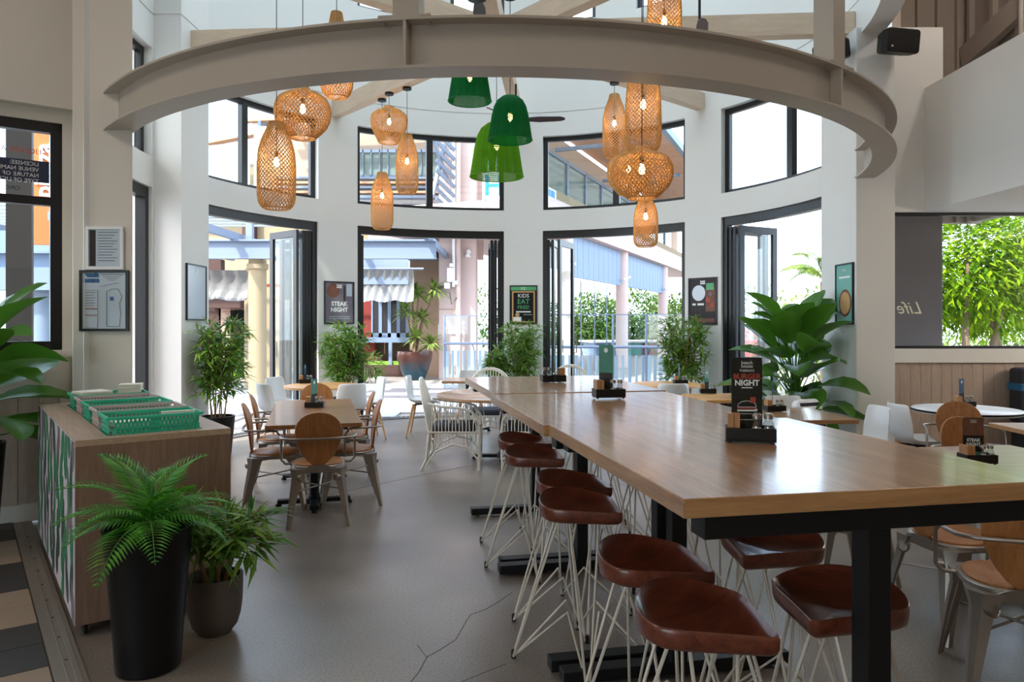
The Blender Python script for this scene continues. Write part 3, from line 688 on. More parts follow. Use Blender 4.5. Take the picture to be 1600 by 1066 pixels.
cs = thing('waiter_station', 'timber counter on castors with a leaf printed side panel', 'counter', L(.82, 5.2), TH)
W_['print_bg'] = mat('print_white', srgb(206, 194, 204), .5); W_['pg1'] = mat('print_green', srgb(40, 124, 84), .5); W_['pg2'] = mat('print_dark_green', srgb(28, 74, 56), .5); W_['pg3'] = mat('print_taupe', srgb(126, 112, 118), .5)
x0, x1, y0, y1, zt = -.37, .37, -1.04, 1.05, .97
m = MB(); m.box(x0, x1, y0, y0+.03, .06, zt-.03); m.box(x0, x1, y1-.03, y1, .06, zt-.03); m.box(x1-.03, x1, y0+.03, y1-.03, .06, zt-.03); m.box(x0+.004, x0+.02, y0+.03, y1-.03, .06, zt-.03); m.box(x0+.02, x1-.03, y0+.03, y1-.03, .06, .09)
m.build('carcass', W_['laminate'], cs, bevel=.002)
W_['lamtop'] = wood('laminate_top', srgb(150, 122, 98), srgb(182, 154, 128), .45, axis=(12, 1, 12), scale=2)
m = MB(); hx0, hx1, hy0, hy1 = -.22, .245, -.955, .85
m.box(x0, hx0, y0, y1, zt-.03, zt); m.box(hx1, x1, y0, y1, zt-.03, zt); m.box(hx0, hx1, y0, hy0, zt-.03, zt); m.box(hx0, hx1, hy1, y1, zt-.03, zt)
m.build('top', W_['lamtop'], cs); MB().box(hx0, hx1, hy0, hy1, zt-.055, zt-.045).build('basket_shelf', W_['blackplastic'], cs)
MB().box(x0-.003, x0+.004, y0+.002, y1-.002, .065, zt-.005).build('printed_panel', W_['print_bg'], cs)
rnd = random.Random(3); lv = {'pg1': MB(), 'pg2': MB(), 'pg3': MB()}
col = 0
for c in range(10):
    yb0 = y0+.1+c*.21
    for r in range(6):
        yb = yb0+rnd.uniform(-.07, .07)
        zc = .14+r*.155+(c % 2)*.075+rnd.uniform(-.02, .02); ln = rnd.uniform(.24, .31); wd = rnd.uniform(.05, .075); tl_ = rnd.choice((-1, 1))*rnd.uniform(.1, .55)
        key = ('pg1', 'pg2', 'pg1', 'pg3')[rnd.randrange(4)]; pts = []
        for k in range(14):
            a = 2*PI*k/14; px = wd*math.sin(a); pz = ln/2*math.cos(a); px *= 1-.35*(pz/ln*2)
            pts.append((yb+px*math.cos(tl_)-pz*math.sin(tl_), zc+px*math.sin(tl_)+pz*math.cos(tl_)))
        pts = [(min(max(a_, y0+.004), y1-.004), min(max(b_, .068), zt-.008)) for a_, b_ in pts]
        d_ = .0031+.0001*rnd.randrange(9); q = lv[key]; n = len(q.v); q.v += [(x0-d_, a, b) for a, b in pts]; q.f.append(tuple(range(n, n+len(pts))))
        q2 = lv['pg3' if key != 'pg3' else 'pg1']; n = len(q2.v); w2 = .003
        q2.v += [(x0-d_-.0003, yb-w2-ln*.42*math.sin(tl_), zc+ln*.42*math.cos(tl_)), (x0-d_-.0003, yb+w2-ln*.42*math.sin(tl_), zc+ln*.42*math.cos(tl_)), (x0-d_-.0003, yb+w2+ln*.42*math.sin(tl_), zc-ln*.42*math.cos(tl_)), (x0-d_-.0003, yb-w2+ln*.42*math.sin(tl_), zc-ln*.42*math.cos(tl_))]; q2.f.append((n, n+1, n+2, n+3))
for k, q in lv.items(): tag(q.build('leaf_print', W_[k], cs), kind='stuff')
for sx in (x0+.05, x1-.05):
    for sy in (y0+.05, y1-.05):
        m = MB(Matrix.Translation((sx, sy, .03)) @ Matrix.Rotation(PI/2, 4, 'Y')); m.lathe([(.022, -.01), (.03, -.006), (.03, .006), (.022, .01)], 16)
        m.M = Matrix(); m.box(sx-.015, sx+.015, sy-.02, sy+.02, .045, .06); m.build('castor', W_['blackplastic'], cs, smooth=40)
W_['teal'] = mat('teal_plastic', srgb(52, 184, 146), .4); W_['greyp'] = mat('grey_plastic', srgb(190, 178, 174), .45)
def basket(label, y, c, tilt=0):
    t = thing('basket', label, 'basket', L(.835+tilt, y, zt-.045), TH, 'plastic baskets on the waiter station')
    w, d, h = .44, .27, .135; m = MB(); m.box(-w/2+.01, w/2-.01, -d/2+.01, d/2-.01, .0, .006)
    for z, g in ((0, .0), (h-.014, .01)):
        for a, b in (((-w/2-g, -d/2-g), (w/2+g, -d/2-g)), ((w/2+g, -d/2-g), (w/2+g, d/2+g)), ((w/2+g, d/2+g), (-w/2-g, d/2+g)), ((-w/2-g, d/2+g), (-w/2-g, -d/2-g))):
            m.bar((*a, z+.007), (*b, z+.007), .012, .014)
    m.build('rim', W_[c], t); lt = MB()
    for (a, b) in (((-w/2, -d/2), (w/2, -d/2)), ((-w/2, d/2), (w/2, d/2)), ((-w/2, -d/2), (-w/2, d/2)), ((w/2, -d/2), (w/2, d/2))):
        n = 22 if abs(a[0]-b[0]) > .1 else 13
        A, B = Vector((*a, 0)), Vector((*b, 0))
        for k in range(n+1):
            for s in (-1, 1):
                f0, f1 = k/n, k/n+s*2.2/n
                if 0 <= f1 <= 1: lt.bar(A.lerp(B, f0)+Vector((0, 0, .012)), A.lerp(B, f1)+Vector((0, 0, h-.012)), .003, .009)
        nrm = (B-A).cross(Vector((0, 0, 1))).normalized()
        lt.bar(A+Vector((0, 0, h/2)), B+Vector((0, 0, h/2)), .003, .008)
    lt.build('lattice', W_[c], t); return t
W_['napkin'] = mat('napkin', srgb(228, 222, 208), .9)
ys = [4.27+.135+.36*k for k in range(5)]
cols = ['teal', 'greyp', 'teal', 'greyp', 'teal']
labs = ['teal lattice basket nearest on the waiter station', 'pale grey lattice basket, second on the waiter station', 'teal lattice basket in the middle of the waiter station', 'pale grey lattice basket, fourth on the waiter station', 'teal lattice basket farthest on the waiter station, filled with napkins']
for y, c, lb in zip(ys, cols, labs): basket(lb, y, c, .0)
def napkins(label, x, y, z, w, d, n, rz, fold):
    t = thing('napkin_stack', label, 'napkins', L(x, y, z), TH+rz, 'napkin stacks')
    for k in range(n):
        q = MB(Matrix.Translation((rnd.uniform(-.004, .004), rnd.uniform(-.004, .004), .006*k)) @ Matrix.Rotation(rnd.uniform(-.06, .06), 4, 'Z'))
        q.prism([(-w/2, -d/2), (w/2, -d/2), (w/2, d/2), (-w/2, d/2*fold)], 0, .005); q.build('napkin', W_['napkin'], t)
    return t
napkins('flat cream napkin stack in the nearest teal basket', .72, ys[0], zt-.038, .17, .17, 16, .2, 1)
o = MB(Matrix.Rotation(math.radians(14), 4, 'X')).box(-.085, .085, -.006, .006, 0, .12).build('menu_card', W_['napkin']); o.location = L(.96, ys[0]-.05, zt-.02); o.rotation_euler = (0, 0, TH-.1)
tag(o, 'blank cream card standing in the nearest teal basket', 'card')
napkins('cream napkin stack spilling over the left of the farthest teal basket', .73, ys[4], zt-.038, .2, .2, 24, .25, .8)
napkins('tall cream napkin stack right in the farthest teal basket', .98, ys[4]+.02, zt-.038, .14, .16, 30, -.3, .75)

# ================================================================ plants
LM = {'bam': leafmat('bamboo_leaf', srgb(56, 112, 44), srgb(140, 172, 66), .35, .4), 'dark': leafmat('broad_leaf', srgb(34, 88, 28), srgb(92, 140, 40), .3, .3),
      'fern': leafmat('fern_leaf', srgb(42, 118, 26), srgb(100, 172, 44), .4, .3), 'tree': leafmat('tree_leaf', srgb(62, 112, 4), srgb(150, 178, 20), .6, .4, .15),
      'far': leafmat('far_leaf', srgb(44, 78, 34), srgb(98, 124, 56), .7, .3, .1), 'pale': leafmat('pale_leaf', srgb(84, 116, 50), srgb(150, 170, 84), .6, .3, .12), 'hedge': leafmat('hedge_leaf', srgb(48, 98, 18), srgb(116, 158, 40), .6, .3, .12)}
def leaf(m, p, d, ln, w, droop=.2, fold=.25):
    d = d.normalized(); s = d.cross(Vector((0, 0, 1)))
    s = s.normalized() if s.length > 1e-3 else Vector((1, 0, 0)); n = s.cross(d)
    mid = p+d*ln*.45; tip = p+d*ln-Vector((0, 0, droop*ln))
    k = len(m.v); m.v += [tuple(p), tuple(mid+s*w/2-n*w*fold), tuple(tip), tuple(mid-s*w/2-n*w*fold), tuple(mid)]
    m.f += [(k, k+1, k+4), (k+1, k+2, k+4), (k+4, k+2, k+3), (k, k+4, k+3)]
def pot(t, rb, rt, h, mt, n=28, mid=None):
    if mt == W_['potgrey']: rb, mid = rt*.62, (rt*.98, .5)
    pr = [(rb*.96, 0), (rb, .01)]
    if mid: pr += [(rt*.8, h*.14), (rt*.92, h*.33), (mid[0], h*.55), (rt*1.0, h*.8)]
    pr += [(rt, h-.01), (rt, h), (rt*.9, h), (rt*.86, h-.05), (rt*.6, h-.06)]
    MB().lathe(pr, n).build('pot', mt, t, smooth=35)
    MB().lathe([(rt*.88, h-.06), (rt*.5, h-.045), (.01, h-.04)], n).build('soil', W_['soil'], t)
def hits(p):                              # would this point lie inside a wall or the counter?
    x, y, z = p
    rr0 = math.hypot(x-XC, y-YC)
    if y > 8 and rr0 > RR-.03: return True
    if x < -3.66 and y > 8.15 and x > -4.3: return True
    if x > 3.58 and y > 7.7: return True
    q = RL.inverted() @ Vector((x, y, 0))
    if q.y > 6.8 and q.x < .9 and y < 6.6: return True
    if .43 < q.x < 1.21 and 4.13 < q.y < 6.28 and z < .99: return True
    return False
def bamboo(label, loc, h, wd, ph, pr, mt, seed, n=6, density=1.0, name='potted_bamboo', low=.3):
    r = random.Random(seed); t = thing(name, label, 'plant', loc, 0, 'potted bamboo plants'); pot(t, pr*.78, pr, ph, mt)
    fo = MB(); st = MB()
    for i in range(n):
        a = 2*PI*i/n+r.uniform(-.3, .3); b = Vector((math.cos(a)*pr*.35, math.sin(a)*pr*.35, ph-.06)); top = Vector((math.cos(a)*wd*.22, math.sin(a)*wd*.22, h*r.uniform(.8, .97)))
        P = [b.lerp(top, k/5)+Vector((r.uniform(-.012, .012), r.uniform(-.012, .012), 0)) for k in range(6)]
        st.tube(P, [.009, .008, .007, .006, .005, .003], 5)
        nb = int(20*density)
        for j in range(nb):
            f = low+(1-low)*(j+.5)/nb; p = b.lerp(top, f); aa = r.uniform(0, 2*PI); up = r.uniform(-.05, .75); L_ = wd*.5*r.uniform(.45, 1)*(1-.45*f)
            d = Vector((math.cos(aa), math.sin(aa), up)).normalized(); q = p+d*L_*.62-Vector((0, 0, .03)); st.tube([p, p+d*L_*.35, q], [.003, .0025, .0015], 4)
            for e in range(r.randint(7, 10)):
                g = r.uniform(.3, 1.05); bp_ = p.lerp(q, g); ld = (d*.6+Vector((r.uniform(-1, 1), r.uniform(-1, 1), r.uniform(-.55, .6)))).normalized()
                ll = r.uniform(.12, .21)
                if hits(Vector(loc)+bp_+ld*ll) or hits(Vector(loc)+bp_): continue
                leaf(fo, bp_, ld, ll, r.uniform(.024, .037), r.uniform(.1, .4))
    tag(fo.build('foliage', LM['bam'], t), kind='stuff'); st.build('stems', W_['stem'], t); return t
bamboo('potted bamboo in a dark pot beside the left pier', (-3.44, 8.6, 0), 1.68, 1.0, .46, .195, W_['potblack'], 11, 8, 1.2)
p = dp(-42, 3.42); bamboo('potted bamboo below the steak night poster', (p.x, p.y, 0), 1.62, .95, .46, .19, W_['potblack'], 12, 8, 1.2)
p = dp(5, 3.42); bamboo('potted bamboo below the kids eat free poster', (p.x, p.y, 0), 1.6, .85, .46, .19, W_['potblack'], 13, 7, 1.2)
p = dp(49.5, 3.40); bamboo('potted bamboo below the round grill poster', (p.x, p.y, 0), 1.72, .98, .46, .19, W_['potblack'], 14, 8, 1.2)
bamboo('small bushy plant in a white pot at the centre door jamb', (-.24, 11.5, 0), 1.2, .42, .72, .1, W_['paper'], 15, 5, .8)
bamboo('short leafy bamboo in a rounded grey pot by the counter', (-1.49, 3.69, 0), .66, .78, .285, .135, W_['potgrey'], 16, 6, .55, low=.5)
def leafmesh(ln, w, mt, curl=.25, name='leaf'):
    vs = []; fs = []; N = 8
    for i in range(N+1):
        f = i/N; ww = w/2*math.sin(PI*min(1, f*.93+.05))**.75*(1 if f < .97 else .25); z = -curl*ln*f*f+.1*ln*f
        for s in (-1, -.5, 0, .5, 1): vs.append((ww*s, ln*f, z+abs(s)*ww*.35+.012*w*math.sin(f*22)*abs(s)))
    for i in range(N):
        for k in range(4): fs.append((i*5+k, i*5+k+1, i*5+6+k, i*5+5+k))
    return MB().add(vs, fs).mesh(name, mt, smooth=80)
def broad(label, loc, seed, h, leaves, ph, pr, mt, ln=.42, name='broad_leaf_plant', fan=(0, 360), spread=.34, zb=.35):
    r = random.Random(seed); t = thing(name, label, 'plant', loc, 0, 'broad leaf plants'); pot(t, pr*.75, pr, ph, mt)
    var = [leafmesh(ln*s, ln*w, LM['dark'], c) for s, w, c in ((1, .72, .3), (.85, .68, .5), (1.1, .66, .15))]; st = MB()
    for i in range(leaves):
        f = (i+.5)/leaves; a = math.radians(fan[0]+((i*137.5) % 360)/360*(fan[1]-fan[0])); el = -.35+1.3*f+r.uniform(-.15, .2)
        rad = spread*(1-.55*f)*r.uniform(.75, 1.1); p = Vector((math.cos(a)*rad, math.sin(a)*rad, ph+zb*(h-ph)*.4+(h-ph)*.72*f-.1*(1-f)))
        d = Vector((math.cos(a)*math.cos(el), math.sin(a)*math.cos(el), math.sin(el))); tries = 0
        while (hits(Vector(loc)+p+d*ln*1.05) or hits(Vector(loc)+p+d*ln*.6)) and tries < 24:
            a += .26; d = Vector((math.cos(a)*math.cos(el), math.sin(a)*math.cos(el), math.sin(el))); p = Vector((math.cos(a)*rad, math.sin(a)*rad, p.z)); tries += 1
        st.tube([(0, 0, ph-.05), (p.x*.25, p.y*.25, ph+(p.z-ph)*.6), p], [.009, .007, .005], 5)
        o = obj('leaf', var[i % 3], t); o.location = p
        o.rotation_mode = 'XYZ'; q = Matrix.Rotation(math.atan2(d.y, d.x)-PI/2, 4, 'Z') @ Matrix.Rotation(el, 4, 'X') @ Matrix.Rotation(r.uniform(-.5, .5), 4, 'Y'); o.rotation_euler = q.to_euler()
    st.build('stems', W_['stem'] if False else LM['dark'], t, smooth=60); return t
broad('large broad leaf plant beside the right folding door', (3.08, 8.0, 0), 5, 1.72, 52, .42, .2, W_['potblack'], .5, spread=.36)
broad('broad leaf plant in a tall black pot at the left edge', L(.06, 6.25), 9, 1.66, 26, .72, .2, W_['potblack'], .5, spread=.24)
def frond(ln, seed):
    r = random.Random(seed); m = MB(); P = []; N = 24
    for i in range(N+1):
        f = i/N; P.append(Vector((0, ln*(f*.95), ln*(.55*f-.75*f*f))))
    m.tube(P, [.005*(1-.75*i/N) for i in range(N+1)], 4)
    for i in range(3, N+1):
        f = i/N; w = .125*math.sin(PI*min(1, .18+f*.8))+.015
        for s in (-1, 1):
            for o_ in (0,):
                q = P[i-1].lerp(P[i], o_); leaf(m, q, Vector((s, .55+f*.5, .25-f*.2)), w*r.uniform(.9, 1.1), .0135, .25, .15)
    return m.mesh('frond', LM['fern'])
ft = thing('potted_cycad', 'fern leaved cycad in a tall tapered black pot before the counter', 'plant', (-1.635, 3.31, 0))
m = MB(); pr = [(.125, 0), (.135, .008), (.155, .3), (.185, .62), (.19, .635), (.175, .635), (.165, .58)]
m.lathe(pr, 40).build('pot', W_['potblack'], ft, smooth=35); MB().lathe([(.168, .57), (.08, .59), (.01, .6)], 28).build('soil', W_['soil'], ft)
MB().lathe([(.05, .55), (.055, .62), (.03, .66)], 12).build('stem', W_['trunk'], ft)
fm_ = [frond(.40, 1), frond(.36, 2), frond(.43, 3)]
for i in range(20):
    a = i*137.5; o = obj('frond', fm_[i % 3], ft); o.location = (0, 0, .64); el = (55, 20, 35, 5, 72, 15, 28)[i % 7]
    if i == 4: a, el = 100, 88
    o.rotation_euler = (Matrix.Rotation(math.radians(a), 4, 'Z') @ Matrix.Rotation(math.radians(el-14), 4, 'X')).to_euler()

# ================================================================ pendants
W_['weave'] = mat('bamboo_weave', srgb(216, 168, 104), .6, var=.2, scale=14); W_['cord'] = mat('black_cord', srgb(30, 28, 28), .6)
W_['bulb'] = emit('lamp_bulb', (1, .72, .34), 22); W_['brass'] = mat('lamp_holder', srgb(92, 66, 40), .5, metal=.4)
W_['green1'] = leafmat('green_weave', srgb(0, 130, 66), srgb(8, 150, 78), .6, .5); W_['green2'] = leafmat('lime_weave', srgb(112, 176, 22), srgb(130, 194, 30), .6, .5)
SH = {'bottle': [(.2, 0), (.24, .06), (.3, .12), (.40, .22), (.47, .34), (.5, .5), (.5, .68), (.5, .85), (.47, .93), (.4, .98), (.34, 1)],
      'gourd': [(.16, 0), (.17, .06), (.3, .12), (.42, .22), (.49, .38), (.5, .55), (.46, .72), (.38, .86), (.28, .96), (.2, 1)],
      'lantern': [(.12, 0), (.13, .07), (.3, .12), (.43, .22), (.49, .36), (.5, .5), (.48, .64), (.42, .78), (.32, .9), (.22, 1)],
      'urn': [(.13, 0), (.14, .06), (.33, .12), (.46, .22), (.5, .34), (.49, .5), (.45, .64), (.39, .78), (.32, .92), (.28, 1)],
      'drop': [(.16, 0), (.2, .08), (.28, .25), (.36, .45), (.45, .62), (.5, .76), (.49, .87), (.42, .95), (.3, 1)],
      'tube': [(.3, 0), (.38, .05), (.44, .15), (.48, .35), (.5, .6), (.5, .82), (.46, .93), (.38, .98), (.3, 1)]}
def samp(pr, t):
    for (a, b), (c, d) in zip(pr, pr[1:]):
        if t <= d: f = (t-b)/(d-b) if d > b else 0; return a+(c-a)*f
    return pr[-1][0]
def pendant(label, u, vt, vb, w, d, shape, ztop=4.66, bulbf=.4):
    x = Xat(u, d); z1 = Zat(vt, d); z0 = Zat(vb, d); hh = z1-z0; W = w*d/F
    t = thing('pendant_lamp', label, 'lamp', (x, d, z0), 0, 'woven bamboo pendant lamps')
    MB().tube([(0, 0, hh-.02), (0, 0, ztop-z0-.02)], .004, 5).build('cord', W_['cord'], t)
    MB().lathe([(.06, ztop-z0-.03), (.06, ztop-z0)], 16).build('ceiling_rose', W_['blackplastic'], t, smooth=40)
    pr = SH[shape]; n = max(22, int(W*3.14/.036)); rows = max(14, int(hh/.019)); vs = []; fs = []
    for i in range(rows+1):
        tt_ = i/rows; r = samp(pr, tt_)*W
        for k in range(n):
            a = 2*PI*(k+.5*(i % 2))/n; vs.append((r*math.cos(a), r*math.sin(a), hh*(1-tt_)))
    for i in range(rows-1):
        for k in range(n):
            k1 = (k+(i % 2)) % n if i % 2 else k
            l, rt = ((k-1) % n, k) if i % 2 == 0 else (k, (k+1) % n)
            fs.append((i*n+k, (i+1)*n+l, (i+2)*n+k, (i+1)*n+rt))
    o = MB().add(vs, fs).build('shade', W_['weave'], t)
    wf_ = o.modifiers.new('w', 'WIREFRAME'); wf_.thickness = .0115; wf_.use_even_offset = False
    rim = MB(); r = samp(pr, 1)*W; _rb = rim; rim.tube([(r*math.cos(2*PI*k/24), r*math.sin(2*PI*k/24), 0) for k in range(24)], .006, 5, True)
    rim.build('rim', W_['weave'], t); rim = MB(); r = samp(pr, 0)*W; rim.tube([(r*math.cos(2*PI*k/16), r*math.sin(2*PI*k/16), hh) for k in range(16)], .006, 5, True); rim.build('neck_ring', W_['weave'], t)
    zb = hh*(1-bulbf); MB().tube([(0, 0, zb+.07), (0, 0, hh)], .004, 5).lathe([(.016, zb+.035), (.016, zb+.09)], 10).build('lamp_holder', W_['brass'], t)
    MB().lathe([(.004, zb-.05), (.022, zb-.035), (.026, zb-.01), (.018, zb+.02), (.012, zb+.036)], 12).build('bulb', W_['bulb'], t, smooth=60)
    l = bpy.data.lights.new('bulb_light', 'POINT'); l.energy = 5; l.color = (1, .74, .40); l.shadow_soft_size = .03; lo = bpy.data.objects.new('bulb_light', l); COL.objects.link(lo); lo.parent = t; lo.location = (0, 0, zb-.01)
pendant('tall bottle shaped woven lamp, lowest on the left', 432, 192, 326, 57, 6.55, 'bottle', bulbf=.45)
pendant('squat round woven lantern left of the tall bottle lamp', 473, 138, 216, 86, 6.71, 'lantern')
pendant('drop shaped woven lamp highest on the left, crossing the ring beam', 526, 20, 152, 50, 6.94, 'drop', bulbf=.75)
pendant('woven urn lantern under the rear left roof beam', 608, 167, 223, 57, 9.96, 'urn')
pendant('slim woven bottle lamp hanging low before the centre left window', 597, 270, 358, 34, 10.25, 'bottle')
pendant('slim woven bottle lamp beside the urn lantern', 636, 210, 302, 34, 9.74, 'bottle', bulbf=.45)
pendant('slim woven bottle lamp right of the green bell lamps', 960, 148, 246, 36, 9.52, 'bottle', bulbf=.45)
pendant('wide woven tube lamp just below the ring beam', 1005, 112, 238, 55, 6.71, 'tube', bulbf=.4)
pendant('large round woven lantern on the right', 1003, 232, 310, 96, 5.9, 'lantern')
pendant('round woven lantern peeking out behind the large round lantern', 982, 236, 304, 66, 8.6, 'lantern')
pendant('slim woven bottle lamp hanging lowest on the right', 1009, 306, 385, 37, 9.0, 'bottle')
pendant('woven tube lamp above the ring beam on the right', 1038, -40, 62, 52, 6.45, 'tube', ztop=4.95, bulbf=.7)
def bell(label, u, vt, vb, w, d, mt, col, ztop=4.66):
    x = Xat(u, d); z1 = Zat(vt, d); z0 = Zat(vb-w*.12, d); hh = z1-z0; W = w*d/F/2
    t = thing('bell_lamp', label, 'lamp', (x, d, z0), 0, 'green woven bell lamps')
    MB().tube([(0, 0, hh), (0, 0, ztop-z0-.02)], .004, 5).build('cord', W_['cord'], t); MB().lathe([(.06, ztop-z0-.03), (.06, ztop-z0)], 16).build('ceiling_rose', W_['blackplastic'], t)
    pr = [(.1, 1), (.35, .97), (.58, .88), (.72, .75), (.82, .55), (.9, .3), (.97, .08), (1, 0)]
    n = 72; P = [(r*W, z*hh) for r, z in pr]
    rb_ = MB(); n = int(W*2*PI/.0132)
    for k in range(n):
        a = 2*PI*k/n; rb_.tube([((r+.003)*math.cos(a), (r+.003)*math.sin(a), z) for r, z in P], .0055, 4)
    rb_.build('shade', mt, t, smooth=60); rb_ = MB()
    for f in range(26):
        z = hh*f/26; q = f/26
        for (r0_, a0_), (r1_, a1_) in zip(pr, pr[1:]):
            if a1_ <= q <= a0_: r = (r1_+(r0_-r1_)*(q-a1_)/(a0_-a1_))*W
        rb_.tube([((r+.005)*math.cos(2*PI*k/36), (r+.005)*math.sin(2*PI*k/36), z) for k in range(36)], .0035 if f else .008, 4, True)
    rb_.build('weave', mt, t, smooth=60)
    MB().lathe([(.018, hh*.62), (.018, hh*.8)], 10).build('lamp_holder', W_['brass'], t)
    MB().lathe([(.004, hh*.62-.085), (.024, hh*.62-.06), (.028, hh*.62-.03), (.013, hh*.62)], 12).build('bulb', W_['bulb'], t, smooth=60)
    l = bpy.data.lights.new('bulb_light', 'POINT'); l.energy = 12; l.color = (1, .78, .45); l.shadow_soft_size = .03; lo = bpy.data.objects.new('bulb_light', l); COL.objects.link(lo); lo.parent = t; lo.location = (0, 0, hh*.62-.04)
bell('dark green bell lamp highest under the ring beam', 734, 92, 166, 66, 8.7, W_['green1'], 0)
bell('dark green bell lamp right of the highest bell', 797, 150, 227, 67, 7.0, W_['green1'], 0)
bell('lime green bell lamp, lowest and largest of the bells', 776, 192, 286, 82, 8.5, W_['green2'], 0)

# ceiling fans
W_['blade'] = mat('dark_blade', srgb(64, 42, 40), .45)
def fan(label, x, y, z, ztop, ang, r=.64):
    t = thing('ceiling_fan', label, 'fan', (x, y, z), ang, 'ceiling fans')
    MB().tube([(0, 0, .08), (0, 0, ztop-z)], .013, 8).build('down_rod', W_['blackmetal'], t)
    MB().lathe([(.03, -.05), (.08, -.04), (.085, .02), (.05, .08), (.02, .1)], 20).build('motor', W_['blackmetal'], t, smooth=40)
    for k in range(3):
        a = 2*PI*k/3; q = MB(Matrix.Rotation(a, 4, 'Z') @ Matrix.Rotation(math.radians(-20), 4, 'X'))
        loft(q, [[(.09, -.03, -.004), (.09, .03, -.004), (.09, .03, .004), (.09, -.03, .004)], [(.3, -.055, -.004), (.3, .06, -.004), (.3, .06, .004), (.3, -.055, .004)], [(r-.06, -.05, -.004), (r-.06, .045, -.004), (r-.06, .045, .004), (r-.06, -.05, .004)], [(r, -.02, -.004), (r, .02, -.004), (r, .02, .004), (r, -.02, .004)]])
        q.build('blade', W_['blade'], t, smooth=30)
fan('dark ceiling fan behind the green bell lamps', Xat(806, 9.6), 9.6, Zat(187, 9.6), 4.66, -.06)
fan('dark ceiling fan on the right above the ring beam', Xat(1093, 7.2), 7.2, Zat(62, 7.2), 6.6, .35, .5)
fan('dark ceiling fan at the top picture edge', Xat(745, 6.2), 6.2, Zat(-8, 6.2), 6.6, -.55)

# speakers
def speaker(label, loc, rz, rx):
    t = thing('loudspeaker', label, 'speaker', loc, rz, 'black loudspeakers')
    q = MB(Matrix.Rotation(rx, 4, 'X')); S = []
    for y, s in ((0, 1), (-.1, .98), (-.2, .82)): S.append([(px*s, y, pz*s) for px, pz in rr(.38, .24, .035, 3)])
    q2 = MB(Matrix.Rotation(rx, 4, 'X')); loft(q2, [[(a, -b-.30, c) for a, b, c in s] for s in [[(p[0], p[1], p[2]) for p in s] for s in S]][::-1]); q2.build('cabinet', W_['blackplastic'], t, bevel=.006)
    q = MB(Matrix.Rotation(rx, 4, 'X')); q.add([(x, -.302, z) for x, z in rr(.35, .21, .03, 3)], [tuple(range(16))]); q.build('grille', W_['blackmetal'], t)
    MB().tube([(0, 0, 0), (0, -.06, -.02), (0, -.13, 0)], .018, 8).build('bracket', W_['blackplastic'], t)
    q = MB(Matrix.Rotation(rx, 4, 'X')); q.box(-.14, -.12, -.304, -.302, -.07, -.055); q.build('badge', W_['white'], t)
speaker('black loudspeaker on the front of the right column', (3.9, 7.73, Zat(64, 7.55)), math.radians(12), .12)
speaker('black loudspeaker on the bay side of the right column', (3.615, 7.92, Zat(80, 7.9)), math.radians(-75), .12)
# ================================================================ posters and table caddies
W_['pdark'] = mat('poster_dark', srgb(58, 52, 54), .5, spec=.2, var=.25, scale=14); W_['pgrey'] = mat('poster_grey', srgb(120, 112, 124), .5, spec=.2, var=.25, scale=9)
W_['pblack'] = mat('poster_black', srgb(26, 24, 24), .5, spec=.2); W_['pgreen'] = mat('poster_green', srgb(84, 170, 112), .4); W_['pbrown'] = mat('poster_brown', srgb(112, 66, 48), .5, var=.45, scale=30)
W_['pteal'] = mat('poster_teal', srgb(112, 178, 168), .3, var=.15, scale=6); W_['pred'] = mat('poster_red', srgb(176, 62, 48), .5); W_['pblue'] = mat('print_blue', srgb(40, 96, 150), .5)
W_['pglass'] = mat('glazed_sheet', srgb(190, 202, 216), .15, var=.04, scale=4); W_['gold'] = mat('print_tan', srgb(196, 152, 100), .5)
def frame_at(name, label, M, w, h, fmat, bg, fw=.018, cat='poster', group='framed posters'):
    loc, rot, _ = M.decompose()
    t = thing(name, label, cat, loc, 0, group); t.rotation_euler = rot.to_euler()
    m = MB()
    for x0_, x1_, z0_, z1_ in ((-w/2, w/2, -h/2, -h/2+fw), (-w/2, w/2, h/2-fw, h/2), (-w/2, -w/2+fw, -h/2+fw, h/2-fw), (w/2-fw, w/2, -h/2+fw, h/2-fw)): m.box(x0_, x1_, -.022, 0, z0_, z1_)
    m.build('frame', fmat, t); MB().box(-w/2+fw, w/2-fw, -.012, -.002, -h/2+fw, h/2-fw).build('sheet', bg, t); return t
def flat(t, name, x0_, x1_, z0_, z1_, mt, y=-.0128): return MB().box(x0_, x1_, y, y+.0006, z0_, z1_).build(name, mt, t)
def disc(t, name, x, z, r, mt, y=-.0128, n=24, r2=0):
    q = MB(Matrix.Translation((x, y, z)) @ Matrix.Rotation(PI/2, 4, 'X'))
    q.lathe([(r2 or .001, -.0003), (r, -.0003), (r, .0003), (r2 or .001, .0003)], n, caps=not r2); return q.build(name, mt, t)
def TM(x, z, y=-.0134): return Matrix.Translation((x, y, z)) @ FX
def wallM(phi, z, r=RR): p = dp(phi, r-.001, z); return Matrix.Translation(p) @ Matrix.Rotation(-math.radians(phi), 4, 'Z')
def logo(t, x, z, s, mt, y=-.0134):
    text(t, 'beach', s, TM(x, z+s*.42, y), mt, bold=.012*s*8); text(t, 'house', s, TM(x, z-s*.42, y), mt, bold=.012*s*8)
# steak night
t = frame_at('framed_poster', 'black framed steak night poster on the pier above a bamboo plant', wallM(-40.3, 1.85), .50, .645, W_['black'], W_['pgrey'])
disc(t, 'steak_photo', -.1, .18, .105, W_['pbrown']); flat(t, 'knife_photo', .07, .1, -.02, .26, W_['pdark']); flat(t, 'board_photo', .12, .21, .1, .29, W_['pglass'])
logo(t, .0, .25, .035, W_['white']); text(t, 'STEAK', .092, TM(0, -.02), W_['white'], bold=.003); text(t, 'NIGHT', .092, TM(0, -.11), W_['white'], bold=.003)
for k in range(2): flat(t, 'small_print', -.17, .17, -.215-.03*k, -.208-.03*k, W_['pglass'])
